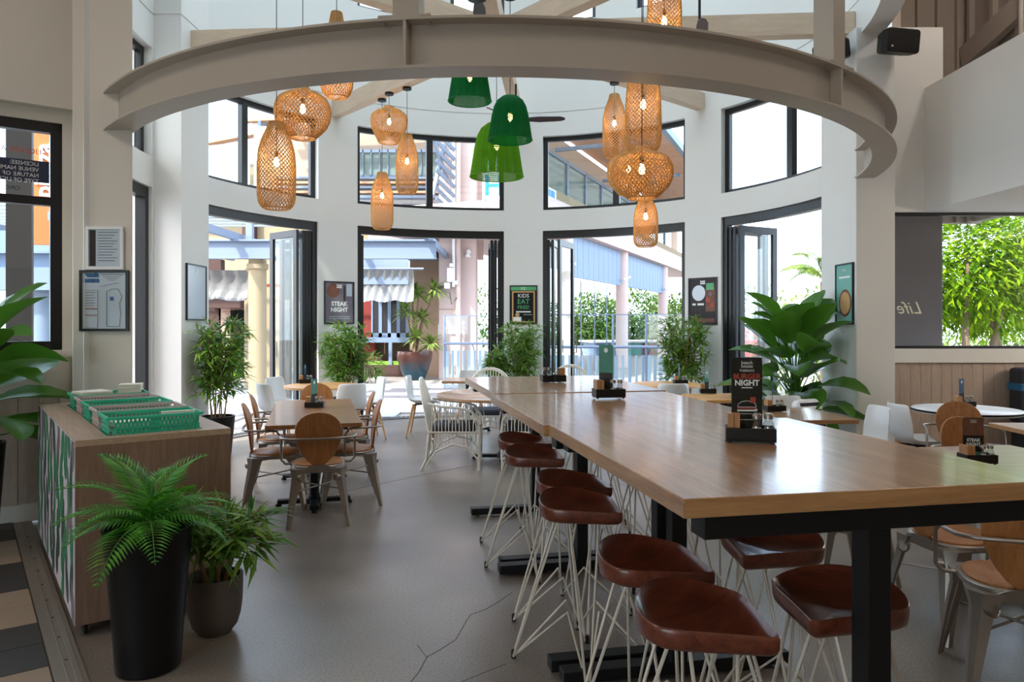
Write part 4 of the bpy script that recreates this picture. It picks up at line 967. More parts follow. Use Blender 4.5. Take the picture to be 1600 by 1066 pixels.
# kids eat free
t = frame_at('framed_poster', 'framed kids eat free poster with green top band', wallM(4.9, 1.84), .455, .64, W_['black'], W_['pblack'])
flat(t, 'green_band', -.21, .21, .235, .30, W_['pgreen']); text(t, 'beach', .034, TM(0, .282), W_['white']); text(t, 'house', .034, TM(0, .255), W_['white'])
m = MB()
for x0_, x1_, z0_, z1_ in ((-.19, .19, .2, .225), (-.19, .19, -.29, -.27), (-.19, -.165, -.27, .2), (.165, .19, -.27, .2)): m.box(x0_, x1_, -.0135, -.0125, z0_, z1_)
m.build('timber_border', W_['gold'], t)
text(t, 'KIDS', .088, TM(0, .145), W_['white']); text(t, 'EAT', .115, TM(0, .05), W_['pgreen']); text(t, 'FREE!', .085, TM(0, -.045), W_['pgreen'])
flat(t, 'strap_line', -.12, .12, -.125, -.105, W_['white'])
disc(t, 'child_photo_head', -.1, -.165, .035, W_['gold']); flat(t, 'child_photo_shirt', -.165, -.035, -.27, -.2, W_['paper']); flat(t, 'small_print', -.0, .14, -.165, -.158, W_['pglass'])
# grill poster
t = frame_at('framed_poster', 'dark framed poster with a round plate and grilled skewers', wallM(49.6, 1.86), .50, .69, W_['black'], W_['pdark'])
disc(t, 'plate', -.07, .12, .115, W_['pglass']); flat(t, 'skewer_photo', .05, .21, -.15, .2, W_['pbrown']); disc(t, 'meat_photo', .09, .02, .04, W_['pred']); disc(t, 'meat_photo', .16, -.06, .035, W_['pred']); disc(t, 'meat_photo', .13, .1, .03, W_['pgrey']); flat(t, 'herb_photo', .06, .19, .16, .26, W_['pgreen'], -.0132)
logo(t, 0, .275, .034, W_['white']); flat(t, 'print_block', -.18, -.12, -.06, -.03, W_['paper']); flat(t, 'print_block', -.09, .02, -.06, -.03, W_['paper']); flat(t, 'table_photo', -.2, .2, -.31, -.25, W_['pbrown'])
# posters on the two pier faces
M1 = Matrix.Translation((-3.679, 8.56, 1.90)) @ Matrix.Rotation(PI/2, 4, 'Z')
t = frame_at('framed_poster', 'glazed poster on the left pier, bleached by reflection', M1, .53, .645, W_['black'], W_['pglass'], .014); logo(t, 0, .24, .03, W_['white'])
M2 = Matrix.Translation((3.619, 7.99, 1.86)) @ Matrix.Rotation(-PI/2, 4, 'Z')
t = frame_at('framed_poster', 'teal food poster on the side of the right column', M2, .42, .66, W_['black'], W_['pteal'], .014)
disc(t, 'pizza_photo', .02, -.1, .15, W_['pbrown']); disc(t, 'pizza_topping', .02, -.1, .12, W_['gold'], -.0136); text(t, 'beach', .04, TM(0, .26), W_['white']); flat(t, 'strap_line', -.13, .13, .17, .19, W_['paper'])
# two frames on the left column
M3 = Matrix.Translation((Xat(165, 5.735), 5.735, Zat(388, 5.735)))
t = frame_at('notice_frame', 'white framed notice sheet above the site plan', M3, .29, .335, W_['paper'], W_['pglass'], .022, 'notice', 'notices on the left column')
flat(t, 'dark_margin', -.118, -.07, -.14, .14, W_['pdark'])
for k in range(11): flat(t, 'text_line', -.055, .1-.02*(k % 3), .12-.022*k, .124-.022*k, W_['ink'])
M4 = Matrix.Translation((Xat(164, 5.735), 5.735, Zat(470, 5.735)))
t = frame_at('notice_frame', 'black framed site plan with a blue logo', M4, .38, .475, W_['black'], W_['pglass'], .02, 'notice', 'notices on the left column')
logo(t, -.1, .18, .05, W_['pblue'])
for k in range(4): flat(t, 'text_line', -.03+.02*k, .15-.02*k, .2-.014*k, .203-.014*k, W_['ink'])
m = MB(); P = [(.02, .07), (.06, .09), (.11, .09), (.14, .03), (.12, -.02), (.13, -.1), (.12, -.2), (.02, -.2), (.02, .07)]
for (a, b), (c, d) in zip(P, P[1:]): m.bar((a, -.0135, b), (c, -.0135, d), .002, .002, (0, 1, 0))
for k in range(3): m.bar((-.03+.05*k, -.0135, .11+.012*k), (.02+.05*k, -.0135, .12+.01*k), .002, .002, (0, 1, 0))
m.build('plan_outline', W_['ink'], t); flat(t, 'blue_mark', .045, .075, .0, .03, W_['pblue'])
m = MB()
for z0_, z1_ in ((-.06, .08), (-.11, -.065), (-.21, -.115)):
    for a, b in (((-.155, z0_), (-.05, z0_)), ((-.05, z0_), (-.05, z1_)), ((-.05, z1_), (-.155, z1_)), ((-.155, z1_), (-.155, z0_))): m.bar((a[0], -.0135, a[1]), (b[0], -.0135, b[1]), .002, .002, (0, 1, 0))
m.build('legend_box', W_['pred'], t)
for k in range(6): flat(t, 'text_line', -.145, -.07-.01*(k % 2), .06-.02*k, .063-.02*k, W_['ink'])

# caddies
W_['jar'] = glass('jar_glass', (.82, .86, .86), .14); W_['salt'] = mat('salt', srgb(220, 216, 208), .8); W_['pepper'] = mat('pepper', srgb(78, 56, 42), .9)
W_['box_wood'] = wood('box_timber', srgb(150, 104, 62), srgb(186, 138, 92), .5, axis=(14, 14, 1))
W_['ctop'] = mat('card_green', srgb(70, 136, 120), .4, var=.3, scale=18); W_['cblue'] = mat('card_blue', srgb(58, 84, 120), .4, var=.3, scale=18)
def caddy(label, loc, rz, kind, big=False, crz=None, ch=.26, cw=.105):
    t = thing('table_caddy', label, 'caddy', loc, rz, 'condiment caddies')
    m = MB(); a, b, h = .088, .052, .055
    m.box(-a, a, -b, b, .006, .012); m.box(-a, a, -b, -b+.006, .012, h); m.box(-a, a, b-.006, b, .012, h); m.box(-a, -a+.006, -b+.006, b-.006, .012, h); m.box(a-.006, a, -b+.006, b-.006, .012, h)
    m.build('tray', W_['blackplastic'], t, bevel=.002 if big else 0)
    for sx in (-1, 1):
        for sy in (-1, 1):
            if big: MB().lathe([(.007, 0), (.006, .006)], 8, (sx*(a-.012), sy*(b-.012), 0)).build('foot', W_['blackplastic'], t)
    MB().box(-a+.008, -a+.05, -b+.01, b-.01, .012, .105).build('cutlery_box', W_['box_wood'], t)
    if big: MB().box(-a+.028, -a+.03, -b+.0095, -b+.0105, .056, .104).build('box_groove', W_['ink'], t)
    for k, (jx, c) in enumerate(((.022, 'salt'), (.063, 'pepper'))):
        j = MB().lathe([(.018, .012), (.02, .02), (.02, .07), (.014, .082), (.014, .09)], 14, (jx, -.018, 0)).build('jar', W_['jar'], t, smooth=50)
        MB().lathe([(.015, .013), (.0165, .02), (.0165, .055)], 12, (jx, -.018, 0)).build('contents', W_[c], j); MB().lathe([(.016, .088), (.017, .1), (.012, .108)], 14, (jx, -.018, 0)).build('lid', W_['metal'], j, smooth=50)
    hold = thing('menu_holder', None, None); hold.parent = t; hold.location = (-.01, .02, .012); hold.rotation_euler = (0, 0, crz or 0)
    MB().box(-cw/2, cw/2, -.004, -.0025, 0, ch).build('front_sheet', W_['acrylic'], hold); MB().box(-cw/2, cw/2, .0025, .004, 0, ch).build('back_sheet', W_['acrylic'], hold); MB().box(-cw/2, cw/2, -.03, .03, -.002, .001).build('holder_base', W_['acrylic'], hold)
    bgm = {'burger': W_['pblack'], 'steak': W_['pblack'], 'green': W_['ctop'], 'blue': W_['cblue']}[kind]
    card = MB().box(-cw/2+.003, cw/2-.003, -.001, .001, .004, ch-.003).build('menu_card', bgm, hold)
    Y = -.0014
    if kind == 'burger':
        q = lambda x, z: TM(x, z, Y)
        text(card, 'beach', .018, q(0, ch-.022), W_['white']); text(card, 'house', .018, q(0, ch-.035), W_['white']); text(card, 'TUESDAYS', .0115, q(0, ch-.052), W_['white'])
        text(card, 'BURGER', .027, q(0, ch-.074), W_['pred'], bold=.0008); text(card, 'NIGHT', .029, q(0, ch-.098), W_['white'], bold=.001)
        MB().box(-.02, .02, Y-.0003, Y, ch-.117, ch-.113).build('small_print', W_['white'], card)
        m = MB(); P = [(-.034, .118), (-.032, .128), (-.02, .138), (0, .141), (.02, .138), (.032, .128), (.034, .118), (-.034, .118)]
        P2 = [(-.034, .093), (.034, .093), (.033, .075), (.026, .071), (-.026, .071), (-.033, .075), (-.034, .093)]
        for Q in (P, P2):
            for (x, z), (x2, z2) in zip(Q, Q[1:]): m.bar((x, Y, z-.005), (x2, Y, z2-.005), .0016, .0005, (0, 1, 0))
        m.box(-.036, .036, Y-.0003, Y, .097, .103); m.box(.028, .038, Y-.0003, Y, .1, .106); m.build('burger_drawing', W_['white'], card); MB().box(.012, .032, Y-.0003, Y, .128, .15).build('red_patch', W_['pred'], card); MB().box(-.034, .034, Y-.0003, Y, .106, .111).build('red_layer', W_['pred'], card)
    elif kind == 'steak':
        MB().box(-cw/2+.004, cw/2-.004, Y-.0003, Y, ch*.58, ch-.006).build('steak_photo', W_['pbrown'], card)
        text(card, 'beach', .014, TM(0, ch-.018, Y-.0004), W_['white']); text(card, 'house', .014, TM(0, ch-.028, Y-.0004), W_['white'])
        text(card, 'STEAK', .0255, TM(0, ch*.47, Y), W_['white'], bold=.0008); text(card, 'NIGHT', .0255, TM(0, ch*.37, Y), W_['white'], bold=.0008); MB().box(-cw/2+.006, cw/2-.006, Y-.0003, Y, .02, .05).build('strip_photo', W_['pteal'], card)
    else:
        MB().box(-cw/2+.008, cw/2-.008, Y-.0003, Y, .04, ch*.45).build('photo', W_['pdark'], card); disc(card, 'badge', 0, ch-.035, .014, W_['white'], Y)
    return t
p = G(1172, 690, BH); caddy('black caddy with a burger night menu on the nearest bar table', p, math.radians(-14), 'burger', True, math.radians(10), ch=.30, cw=.118)
p = G(951, 622, BH); caddy('black caddy with a green menu card on the middle bar table', p, math.radians(8), 'green', True, math.radians(-50), .30)
p = G(864, 597.5, BH); caddy('black caddy on the farthest bar table, menu seen edge on', p, math.radians(190), 'green', False, math.radians(80), .30)
p = G(492, 637, .74); caddy('black caddy on the long dining table', p, math.radians(5), 'green', False, math.radians(65), .26)
p = G(478, 599, .74); caddy('small caddy on the round honey table', p, .3, 'blue', False, 1.3, .24)
p = G(1063, 600, .74); caddy('black caddy on the round pale table', p, .1, 'blue', False, 1.4, .26)
p = G(1106, 615, .74); caddy('black caddy on the small table by the right door', p, -.1, 'green', False, .9, .26)
p = G(1210, 643, .74); caddy('black caddy on the table beside the leafy plant', p, .1, 'blue', False, 1.1, .27)
p = G(1506, 636, .74); caddy('black caddy with a blue card on the round white table', p, .0, 'blue', False, .6, .26)
p = G(1527, 724, .74); caddy('black caddy with a steak night menu behind the bar tables', p, .0, 'steak', True, math.radians(-6), .25, .118)
# zebra cushion behind the right-hand white chairs
W_['zebra'] = mat('zebra_stripe', srgb(30, 34, 48), .8)
zc = thing('striped_cushion', 'dark and white striped cushion behind the white chairs', 'cushion', (2.95, 7.3, .62), .4)
o_ = rr(.34, .34, .07, 4); q = MB(Matrix.Rotation(math.radians(70), 4, 'X')); loft(q, [[(x*.8, y*.8, -.05) for x, y in o_], [(x, y, -.02) for x, y in o_], [(x, y, .02) for x, y in o_], [(x*.8, y*.8, .05) for x, y in o_]]); q.build('pad', W_['paper'], zc, smooth=60)
for k in range(4): MB(Matrix.Rotation(math.radians(70), 4, 'X')).box(-.13, .13, -.12+.07*k, -.085+.07*k, .05, .052).build('stripe', W_['zebra'], zc)
# mirrored writing on the left window
q = Matrix.Translation(L(.36, Y0+.05)) @ RL @ Matrix.Scale(-1, 4, (1, 0, 0)) @ FX
wtx = bpy.data.objects['window_30']; flatm = lambda x, z: q @ Matrix.Translation((x, z, 0))
W_['inkred'] = mat('ink_red', srgb(190, 70, 50), .6); W_['filmgrey'] = mat('film_dark', srgb(44, 52, 80), .3)
text(wtx, 'LIQUOR ACT', .058, flatm(-.16, 2.90), W_['inkred'], align='LEFT'); text(wtx, '1992 QLD S 14', .058, flatm(.24, 2.90), W_['ink'], align='LEFT')
MB(RL).box(-.12, .57, Y0+.047, Y0+.052, 2.66, 2.83).build('dark_film', W_['filmgrey'], wtx)
qq = Matrix.Translation(L(.36, Y0+.044)) @ RL @ Matrix.Scale(-1, 4, (1, 0, 0)) @ FX
for k, s in enumerate(['LICENSEE:', 'VENUE NAME:', 'NATURE OF BUSINESS:', 'TYPE OF LICENCE:']): text(wtx, s, .044, qq @ Matrix.Translation((-.14, 2.80-.045*k, 0)), W_['paper'], align='LEFT')
text(wtx, 'CIRCUIT TELEVISION', .044, qq @ Matrix.Translation((-.02, 2.60, 0)), W_['pdark'], align='LEFT')
# ================================================================ outside
W_['ground'] = mat('ground', srgb(140, 133, 126), .85, var=.08, scale=3); W_['paver'] = mat('paver', srgb(160, 161, 165), .8, var=.06, scale=5); W_['paver2'] = mat('paver_dark', srgb(88, 86, 90), .8, var=.06, scale=5)
W_['pink'] = mat('pink_render', srgb(204, 182, 176), .8, var=.04, scale=2); W_['beige'] = mat('beige_render', srgb(176, 152, 132), .85, var=.04, scale=2); W_['cream'] = mat('cream_render', srgb(148, 132, 104), .8, var=.03, scale=2)
W_['bluegrey'] = mat('blue_cladding', srgb(116, 136, 164), .6, var=.05, scale=2); W_['steelw'] = mat('white_steel', srgb(112, 126, 146), .5); W_['fin'] = mat('rail_fin', srgb(140, 162, 176), .5); W_['timber'] = wood('soffit_timber', srgb(170, 116, 84), srgb(204, 152, 116), .6, axis=(1, 9, 9))
W_['brownwall'] = mat('brown_wall', srgb(72, 50, 44), .8, var=.2, scale=10); W_['redwall'] = mat('red_wall', srgb(122, 38, 28), .7); W_['orange'] = mat('orange_board', srgb(204, 110, 54), .6); W_['grass'] = mat('grass', srgb(126, 168, 56), .9, var=.2, scale=12)
W_['extglass'] = mat('far_glass', srgb(108, 124, 116), .12, var=.1, scale=1.5); W_['darkglass'] = mat('dark_glass', srgb(42, 40, 44), .15); W_['vinyl'] = glass('clear_vinyl', (.93, .93, .92), .16)
struct(MB().box(-60, 60, -20, 90, -.2, -.05).build('ground', W_['ground']), 'bright paved ground outside')
pv = thing('pavement', None, None); struct(pv, 'large pale pavers with dark bands outside the doors')
pm = [MB().box(-.445, .445, -.295, .295, 0, .03).mesh('paver', W_[c]) for c in ('paver', 'paver2')]; r = random.Random(4)
for i in range(11):
    for j in range(13):
        x = -6.9+.9*j+(i % 2)*.45; y = 12.55+.6*i
        if math.hypot(x-XC, y-YC) < 4.75: continue
        obj('paver', pm[1 if (r.random() < .16) else 0], pv).location = (x, y, -.05)
for i in range(6):
    for j in range(4):
        x = -4.9-.9*j; y = 9.0+.6*i
        if math.hypot(x-XC, y-YC) < 4.75: continue
        obj('paver', pm[0], pv).location = (x, y, -.05)
# drain grate outside the doors
dg = thing('drain_grate', 'dark slotted drain grate curving along the door openings', 'drain', (XC, YC, -.05))
MB().arc(4.16, 4.34, 0, .03, -85, 90).build('channel', W_['blackmetal'], dg)
gm = MB()
for k in range(170): gm.arc(4.18, 4.32, .03, .04, -84+k*1.02, -83.5+k*1.02)
tag(gm.build('slots', mat('grate_steel', srgb(52, 54, 58), .5), dg), kind='stuff')
# glazed pot with dracaena
def dracaena(loc):
    t = thing('potted_dracaena', 'spiky dracaena in a brown and teal glazed pot outside', 'plant', loc)
    mt, nt, p = nodes('glazed_pot'); tc = nt.nodes.new('ShaderNodeTexCoord'); sp = nt.nodes.new('ShaderNodeSeparateXYZ'); nt.links.new(tc.outputs['Object'], sp.inputs[0])
    no = nt.nodes.new('ShaderNodeTexNoise'); no.inputs['Scale'].default_value = 5; nt.links.new(tc.outputs['Object'], no.inputs['Vector'])
    ma = nt.nodes.new('ShaderNodeMath'); ma.operation = 'MULTIPLY_ADD'; ma.inputs[1].default_value = .3; nt.links.new(no.outputs['Fac'], ma.inputs[0]); nt.links.new(sp.outputs['Z'], ma.inputs[2])
    cr = nt.nodes.new('ShaderNodeValToRGB'); e = cr.color_ramp.elements; e[0].position = .35; e[0].color = (*srgb(12, 62, 76), 1); e[1].position = .75; e[1].color = (*srgb(64, 34, 26), 1)
    nt.links.new(ma.outputs[0], cr.inputs[0]); nt.links.new(cr.outputs[0], p.inputs['Base Color']); p.inputs['Roughness'].default_value = .2
    MB().lathe([(.24, 0), (.27, .02), (.4, .3), (.48, .58), (.5, .72), (.485, .8), (.44, .8), (.42, .74)], 36).build('pot', mt, t, smooth=40); MB().lathe([(.43, .72), (.01, .76)], 24).build('soil', W_['soil'], t)
    st = MB(); fo = MB(); rr_ = random.Random(2)
    for (x, y, z) in ((.1, 0, 2.35), (.55, .1, 2.5), (-.25, 0, 1.9), (.2, .1, 1.7), (.05, -.1, 1.15), (.45, 0, 1.0), (-.1, .1, 2.5)):
        st.tube([(0, 0, .7), (x*.4, y*.4, .7+(z-.7)*.5), (x, y, z)], [.045, .035, .025], 6)
        for k in range(64):
            a = rr_.uniform(0, 2*PI); el = rr_.uniform(-.4, 1.2); leaf(fo, Vector((x, y, z)), Vector((math.cos(a)*math.cos(el), math.sin(a)*math.cos(el), math.sin(el))), rr_.uniform(.42, .62), .06, .25, .1)
    st.build('stems', W_['trunk'], t, smooth=60); tag(fo.build('foliage', LM['pale'], t), kind='stuff')
dracaena((Xat(648, 20.5), 20.5, -.05))
# main building behind the doors
bd = thing('rear_building', 'pink and beige two storey building behind the doors', 'building', (0, 22, -.05))
def bx(n, mt, u0, u1, y0, y1, z0, z1): return MB().box(Xat(u0, 22), Xat(u1, 22), y0, y1, z0, z1).build(n, mt, bd)
bx('wall', W_['beige'], 640, 695, 0, .3, 0, 3.7); bx('wall', W_['pink'], 575, 700, .05, .35, 3.75, 5.0)
bx('column', W_['pink'], 692, 717, -1.2, 0, 0, 8.5); bx('column', W_['pink'], 719, 746, -1.0, .2, 0, 8.5); bx('wall', W_['pink'], 690, 755, 0.2, .4, 3.5, 8.5)
bx('joint', W_['beige'], 691.5, 717.5, -1.21, -1.19, 1.95, 1.99)
MB().tube([(Xat(717, 20.9), -1.3, 0), (Xat(717, 20.9), -1.3, 8.5)], .07, 10).build('downpipe', W_['pink'], bd, smooth=60)
MB().tube([(Xat(709, 20.7), -1.33, 2.6), (Xat(709, 20.7), -1.33, 8.5)], .045, 8).build('conduit', W_['white'], bd, smooth=60)
for (u, v, w_, h_) in ((705, 430, 12, 22), (699, 447, 9, 9), (712, 442, 8, 6), (706, 415, 7, 6)):
    MB().cb((Xat(u, 20.7), -1.36, Zat(v, 20.7)+.05), (w_*.018, .14, h_*.018)).build('switch_box', W_['white'], bd, bevel=.01)
MB().tube([(Xat(703, 20.7), -1.36, 2.45), (Xat(706, 20.7), -1.4, 2.1), (Xat(714, 20.7), -1.36, 2.3)], .012, 5).build('cable', W_['ink'], bd)
for u, v in ((732, 393), (731, 399)): MB().lathe([(.09, 0), (.06, .09), (.02, .12)], 12, (Xat(u, 20.9), -1.05, Zat(v, 20.9))).build('flood_light', W_['white'], bd, smooth=50)
bx('roof_canopy', W_['bluegrey'], 556, 688, -2.2, 0, 3.45, 3.72); bx('fascia', W_['steelw'], 545, 655, -2.3, -2.2, 2.62, 3.5)
MB().box(Xat(684, 21.9), Xat(692, 21.9), -.03, 0, 1.15, 1.55).build('notice', W_['paper'], bd); MB().box(Xat(686, 21.9), Xat(690, 21.9), -.035, -.03, 1.35, 1.48).build('notice_symbol', W_['ink'], bd)
# bifold shop windows under the canopy
bx('wall', W_['redwall'], 545, 582, .3, .5, 0, 3.4); bx('dark_interior', W_['brownwall'], 575, 648, 1.4, 1.5, .0, 3.3)
for k in range(5):
    a, b = 579+14.2*k, 579+14.2*(k+1)
    f = MB()
    for x0_, x1_, z0_, z1_ in ((a, a+2.6, 1.15, 3.0), (b-2.6, b, 1.15, 3.0), (a, b, 1.15, 1.28), (a, b, 2.86, 3.0)): f.box(Xat(x0_, 22), Xat(x1_, 22), .1, .18, z0_, z1_)
    fo_ = f.build('window', W_['bluegrey'], bd); MB().box(Xat(a+2.6, 22), Xat(b-2.6, 22), .13, .145, 1.28, 2.86).build('pane', W_['darkglass'], fo_)
text(bd, 'IVE', .30, Matrix.Translation((Xat(619, 22), .09, 2.52)) @ FX, W_['paper'])
bx('sill', W_['bluegrey'], 560, 650, 0, .25, 1.0, 1.15); bx('low_wall', W_['brownwall'], 560, 648, .6, .8, .55, 1.0); MB().bar((Xat(611, 22), -.1, 0), (Xat(611, 22), -.1, 1.0), .1, .1, (0, 1, 0)).build('post', W_['bluegrey'], bd)
bx('low_wall', W_['brownwall'], 545, 650, -.3, -.1, 0, .34); bx('lawn', W_['grass'], 572, 648, -.1, .6, .3, .42)
# upper storey
bx('wall', W_['white'], 520, 700, .5, .7, 4.7, 5.75); bx('wall', W_['beige'], 380, 760, .9, 1.1, 5.7, 7.9)
for k in range(13):
    a = 545+13.5*k; f = MB()
    for x0_, x1_, z0_, z1_ in ((a, a+1.6, 6.05, 6.95), (a, a+13.5, 6.05, 6.15), (a, a+13.5, 6.85, 6.95)): f.box(Xat(x0_, 22), Xat(x1_, 22), .72, .85, z0_, z1_)
    fo_ = f.build('window', W_['steelw'], bd); MB().box(Xat(a+1.6, 22), Xat(a+13.5, 22), .78, .8, 6.15, 6.85).build('pane', W_['extglass'], fo_)
for k in range(5): MB().box(Xat(430, 22), Xat(690, 22), -.3+.05*k, .1+.05*k, 5.28+.15*k, 5.34+.15*k).build('louvre', W_['timber'] if k % 2 else W_['steelw'], bd)
for k in range(3):
    a = 625+16*k; fo_ = bx('window', W_['steelw'], a, a+14, .42, .5, 4.78, 5.2); MB().box(Xat(a+1.5, 22), Xat(a+12.5, 22), .4, .42, 4.83, 5.15).build('pane', W_['extglass'], fo_)
for k in range(9): MB().bar((Xat(430, 22), -2.4+.34*k, 6.95+.09*k), (Xat(700, 22), -2.4+.34*k, 7.25+.09*k), .2, .05).build('slat', W_['timber'], bd)
for u in (450, 530, 600, 668): MB().bar((Xat(u, 22), -2.5, 6.88), (Xat(u, 22), .9, 7.75), .08, .14).build('rafter', W_['steelw'], bd)
MB().bar((Xat(688, 22), -2.2, 5.0), (Xat(700, 22), -1.2, 6.6), .1, .1).bar((Xat(688, 22), -2.2, 6.6), (Xat(705, 22), -1.2, 5.6), .08, .08).build('brace', W_['steelw'], bd)
for k in range(9): MB().bar((Xat(692, 22), -1.9, 5.0+.26*k), (Xat(716, 22), -1.4, 4.6+.26*k), .05, .1).build('slat', W_['steelw'], bd)
# sign with blue letters
sg = thing('wall_sign', 'white sign with blue letters seen through the centre window', 'sign', (Xat(772, 19), 19, 4.6)); MB().box(-.3, .5, -.05, .05, -.1, .95).build('board', W_['white'], sg)
W_['signblue'] = mat('sign_blue', srgb(36, 128, 196), .5); text(sg, 'Ho', .72, Matrix.Translation((-.27, -.06, .45)) @ FX, W_['signblue'], align='LEFT', bold=.012)
MB().tube([(-.25, -.06, .12), (0, -.06, .04), (.3, -.06, .14)], [.01, .035, .01], 6).build('swoosh', W_['signblue'], sg)
# right building on columns, receding
rb2 = thing('raised_building', 'raised building on pale columns beyond the glass rail', 'building', (0, 0, -.05))
A_, B_ = Vector((1.1, 19.5, 0)), Vector((7.6, 35, 0)); tdir = (B_-A_).normalized(); ang2 = math.atan2(tdir.y, tdir.x); RM = Matrix.Translation(A_) @ Matrix.Rotation(ang2, 4, 'Z')
LEN = (B_-A_).length
def rbx(n, mt, a, b, y0, y1, z0, z1): return MB(RM).box(a, b, y0, y1, z0, z1).build(n, mt, rb2)
cw_ = []
for u, d in ((893, 20.4), (1012, 26.2), (1085, 33)):
    s_ = (d-A_.y)/tdir.y; cw_.append(s_); o = MB(); o.lathe([(.22, 0), (.22, 4.3)], 20, (A_.x+tdir.x*s_, A_.y+tdir.y*s_, 0)); o.build('column', W_['pink'], rb2, smooth=60)
    MB().tube([(A_.x+tdir.x*s_-.1, A_.y+tdir.y*s_-.25, 3.0), (A_.x+tdir.x*s_, A_.y+tdir.y*s_-.5, 3.1), (A_.x+tdir.x*s_+.25, A_.y+tdir.y*s_-.4, 3.2)], .035, 6).build('lamp_arm', W_['white'], rb2)
for a, b in ((cw_[0]+.4, cw_[1]-.35), (cw_[1]+.4, cw_[2]-.2)):
    n = int((b-a)/.55)
    for k in range(n): rbx('cladding_panel', W_['bluegrey'], a+(b-a)*k/n+.01, a+(b-a)*(k+1)/n-.01, -.05, .05, 2.9, 4.1)
rbx('slab', W_['pink'], -1.2, LEN+6, -.3, 5, 4.1, 4.75); rbx('wall', W_['cream'], -1.2, LEN+6, .3, .5, 4.75, 5.3); rbx('wall', W_['beige'], -1.2, LEN+6, .8, 1, 5.3, 7.2)
for k in range(11):
    a = -1+1.9*k; f = MB(RM)
    for x0_, x1_, z0_, z1_ in ((a, a+.16, 5.3, 6.5), (a, a+1.9, 5.3, 5.38), (a, a+1.9, 6.4, 6.5)): f.box(x0_, x1_, .55, .68, z0_, z1_)
    fo_ = f.build('window', W_['steelw'], rb2); MB(RM).box(a+.16, a+1.9, .6, .62, 5.38, 6.4).build('pane', W_['extglass'], fo_)
for k in range(10): MB(RM).box(-1.4, LEN+6, -2.6+.34*k, -2.3+.34*k, 6.75+.06*k, 6.8+.06*k).build('soffit_board', W_['timber'], rb2)
rbx('roof_edge', W_['steelw'], -1.4, LEN+6, -2.75, -2.6, 6.7, 6.9)
for k in range(4): rbx('bracket', W_['steelw'], 1.5+5*k, 1.62+5*k, -2.2, .5, 6.5, 6.6)
o = MB(RM).box(-.6, .9, .24, .3, 4.85, 5.25).build('sign_panel', W_['white'], rb2); [MB(RM).box(-.5+.33*k, -.25+.33*k, .22, .24, 4.9+.08*(k % 2), 5.2).build('blue_pane', W_['signblue'], o) for k in range(4)]
for k in range(5): MB(RM).tube([(2.2+1.5*k, .4, 0), (2.2+1.5*k, .4, 2.9)], .02, 6).build('stay', W_['steelw'], rb2)
# balustrade with fins and glass
def balustrade(label, P, wind=True):
    t = thing('balustrade', label, 'railing', (0, 0, -.05))
    MB().tube([(x, y, 1.1) for x, y in P], .03, 8).build('top_rail', W_['steelw'], t, smooth=60)
    for (a, b) in zip(P, P[1:]):
        A, B = Vector((*a, 0)), Vector((*b, 0)); d = (B-A); n = int(d.length/.13); q = math.atan2(d.y, d.x)
        fm2 = MB().box(-.03, .03, -.01, .01, .05, .93).mesh('fin', W_['fin'])
        for k in range(n):
            o = obj('fin', fm2, t); p = A.lerp(B, (k+.5)/n); o.location = (p.x, p.y+.06, 0); o.rotation_euler = (0, 0, q+(.9 if k % 2 else .3))
        MB().bar(A+Vector((0, .06, .08)), B+Vector((0, .06, .08)), .05, .05).build('bottom_rail', W_['steelw'], t)
        k2 = max(2, int(d.length/.6))
        for k in range(k2+1):
            p = A.lerp(B, k/k2); MB().tube([(p.x, p.y, 1.1), (p.x+.05, p.y+.03, 1.0), (p.x+.05, p.y+.06, .9)], .014, 6).build('bracket', W_['steelw'], t)
            if k % 2 == 0: MB().tube([(p.x, p.y+.07, 0), (p.x, p.y+.07, 1.78 if wind else 1.05)], .025, 8).build('post', W_['steelw'], t, smooth=60)
        if wind: MB().bar(A+Vector((0, .09, .95)), B+Vector((0, .09, .95)), .012, 1.6).build('pane', W_['glass'], t); MB().bar(A+Vector((0, .09, 1.76)), B+Vector((0, .09, 1.76)), .025, .02).build('glass_cap', W_['steelw'], t)
balustrade('finned steel balustrade with glass screen behind the bar tables', [(.7, 15), (2.75, 15), (4.1, 13.6)])
balustrade('finned steel balustrade with glass screen beside the pink columns', [(Xat(694, 17.5), 17.5), (.35, 17.5)])
# pergola on the left
pg = thing('pergola', 'white steel pergola with cream round columns outside the left doors', 'pergola', (0, 0, -.05))
def pbx(n, mt, x0_, x1_, y0_, y1_, z0_, z1_): return MB().box(x0_, x1_, y0_, y1_, z0_, z1_).build(n, mt, pg)
for a, b in ((2.98, 3.02), (3.36, 3.4)): pbx('flange', W_['steelw'], -16, -1.65, 15.9, 16.1, a, b)
pbx('web', W_['steelw'], -16, -1.65, 15.99, 16.01, 3.02, 3.36)
for k in range(7): pbx('cross_beam', W_['steelw'], -14.5+2.1*k, -14.4+2.1*k, 13.0, 21.5, 3.4, 3.56)
for k in range(9): pbx('purlin', W_['steelw'], -16, -5.5, 16.3+.6*k, 16.36+.6*k, 4.35, 4.41)
for x, y in ((-5.6, 16.2), (-9.6, 16.2), (-6.2, 17.6)):
    MB().lathe([(.19, 0), (.19, 2.75), (.23, 2.78), (.23, 2.88), (.19, 2.9), (.19, 2.98)], 24, (x, y, 0)).build('column', W_['cream'], pg, smooth=40)
for x in (-5.9, -8.6): pbx('stub_post', W_['steelw'], x, x+.14, 16.3, 16.44, 3.4, 4.4)
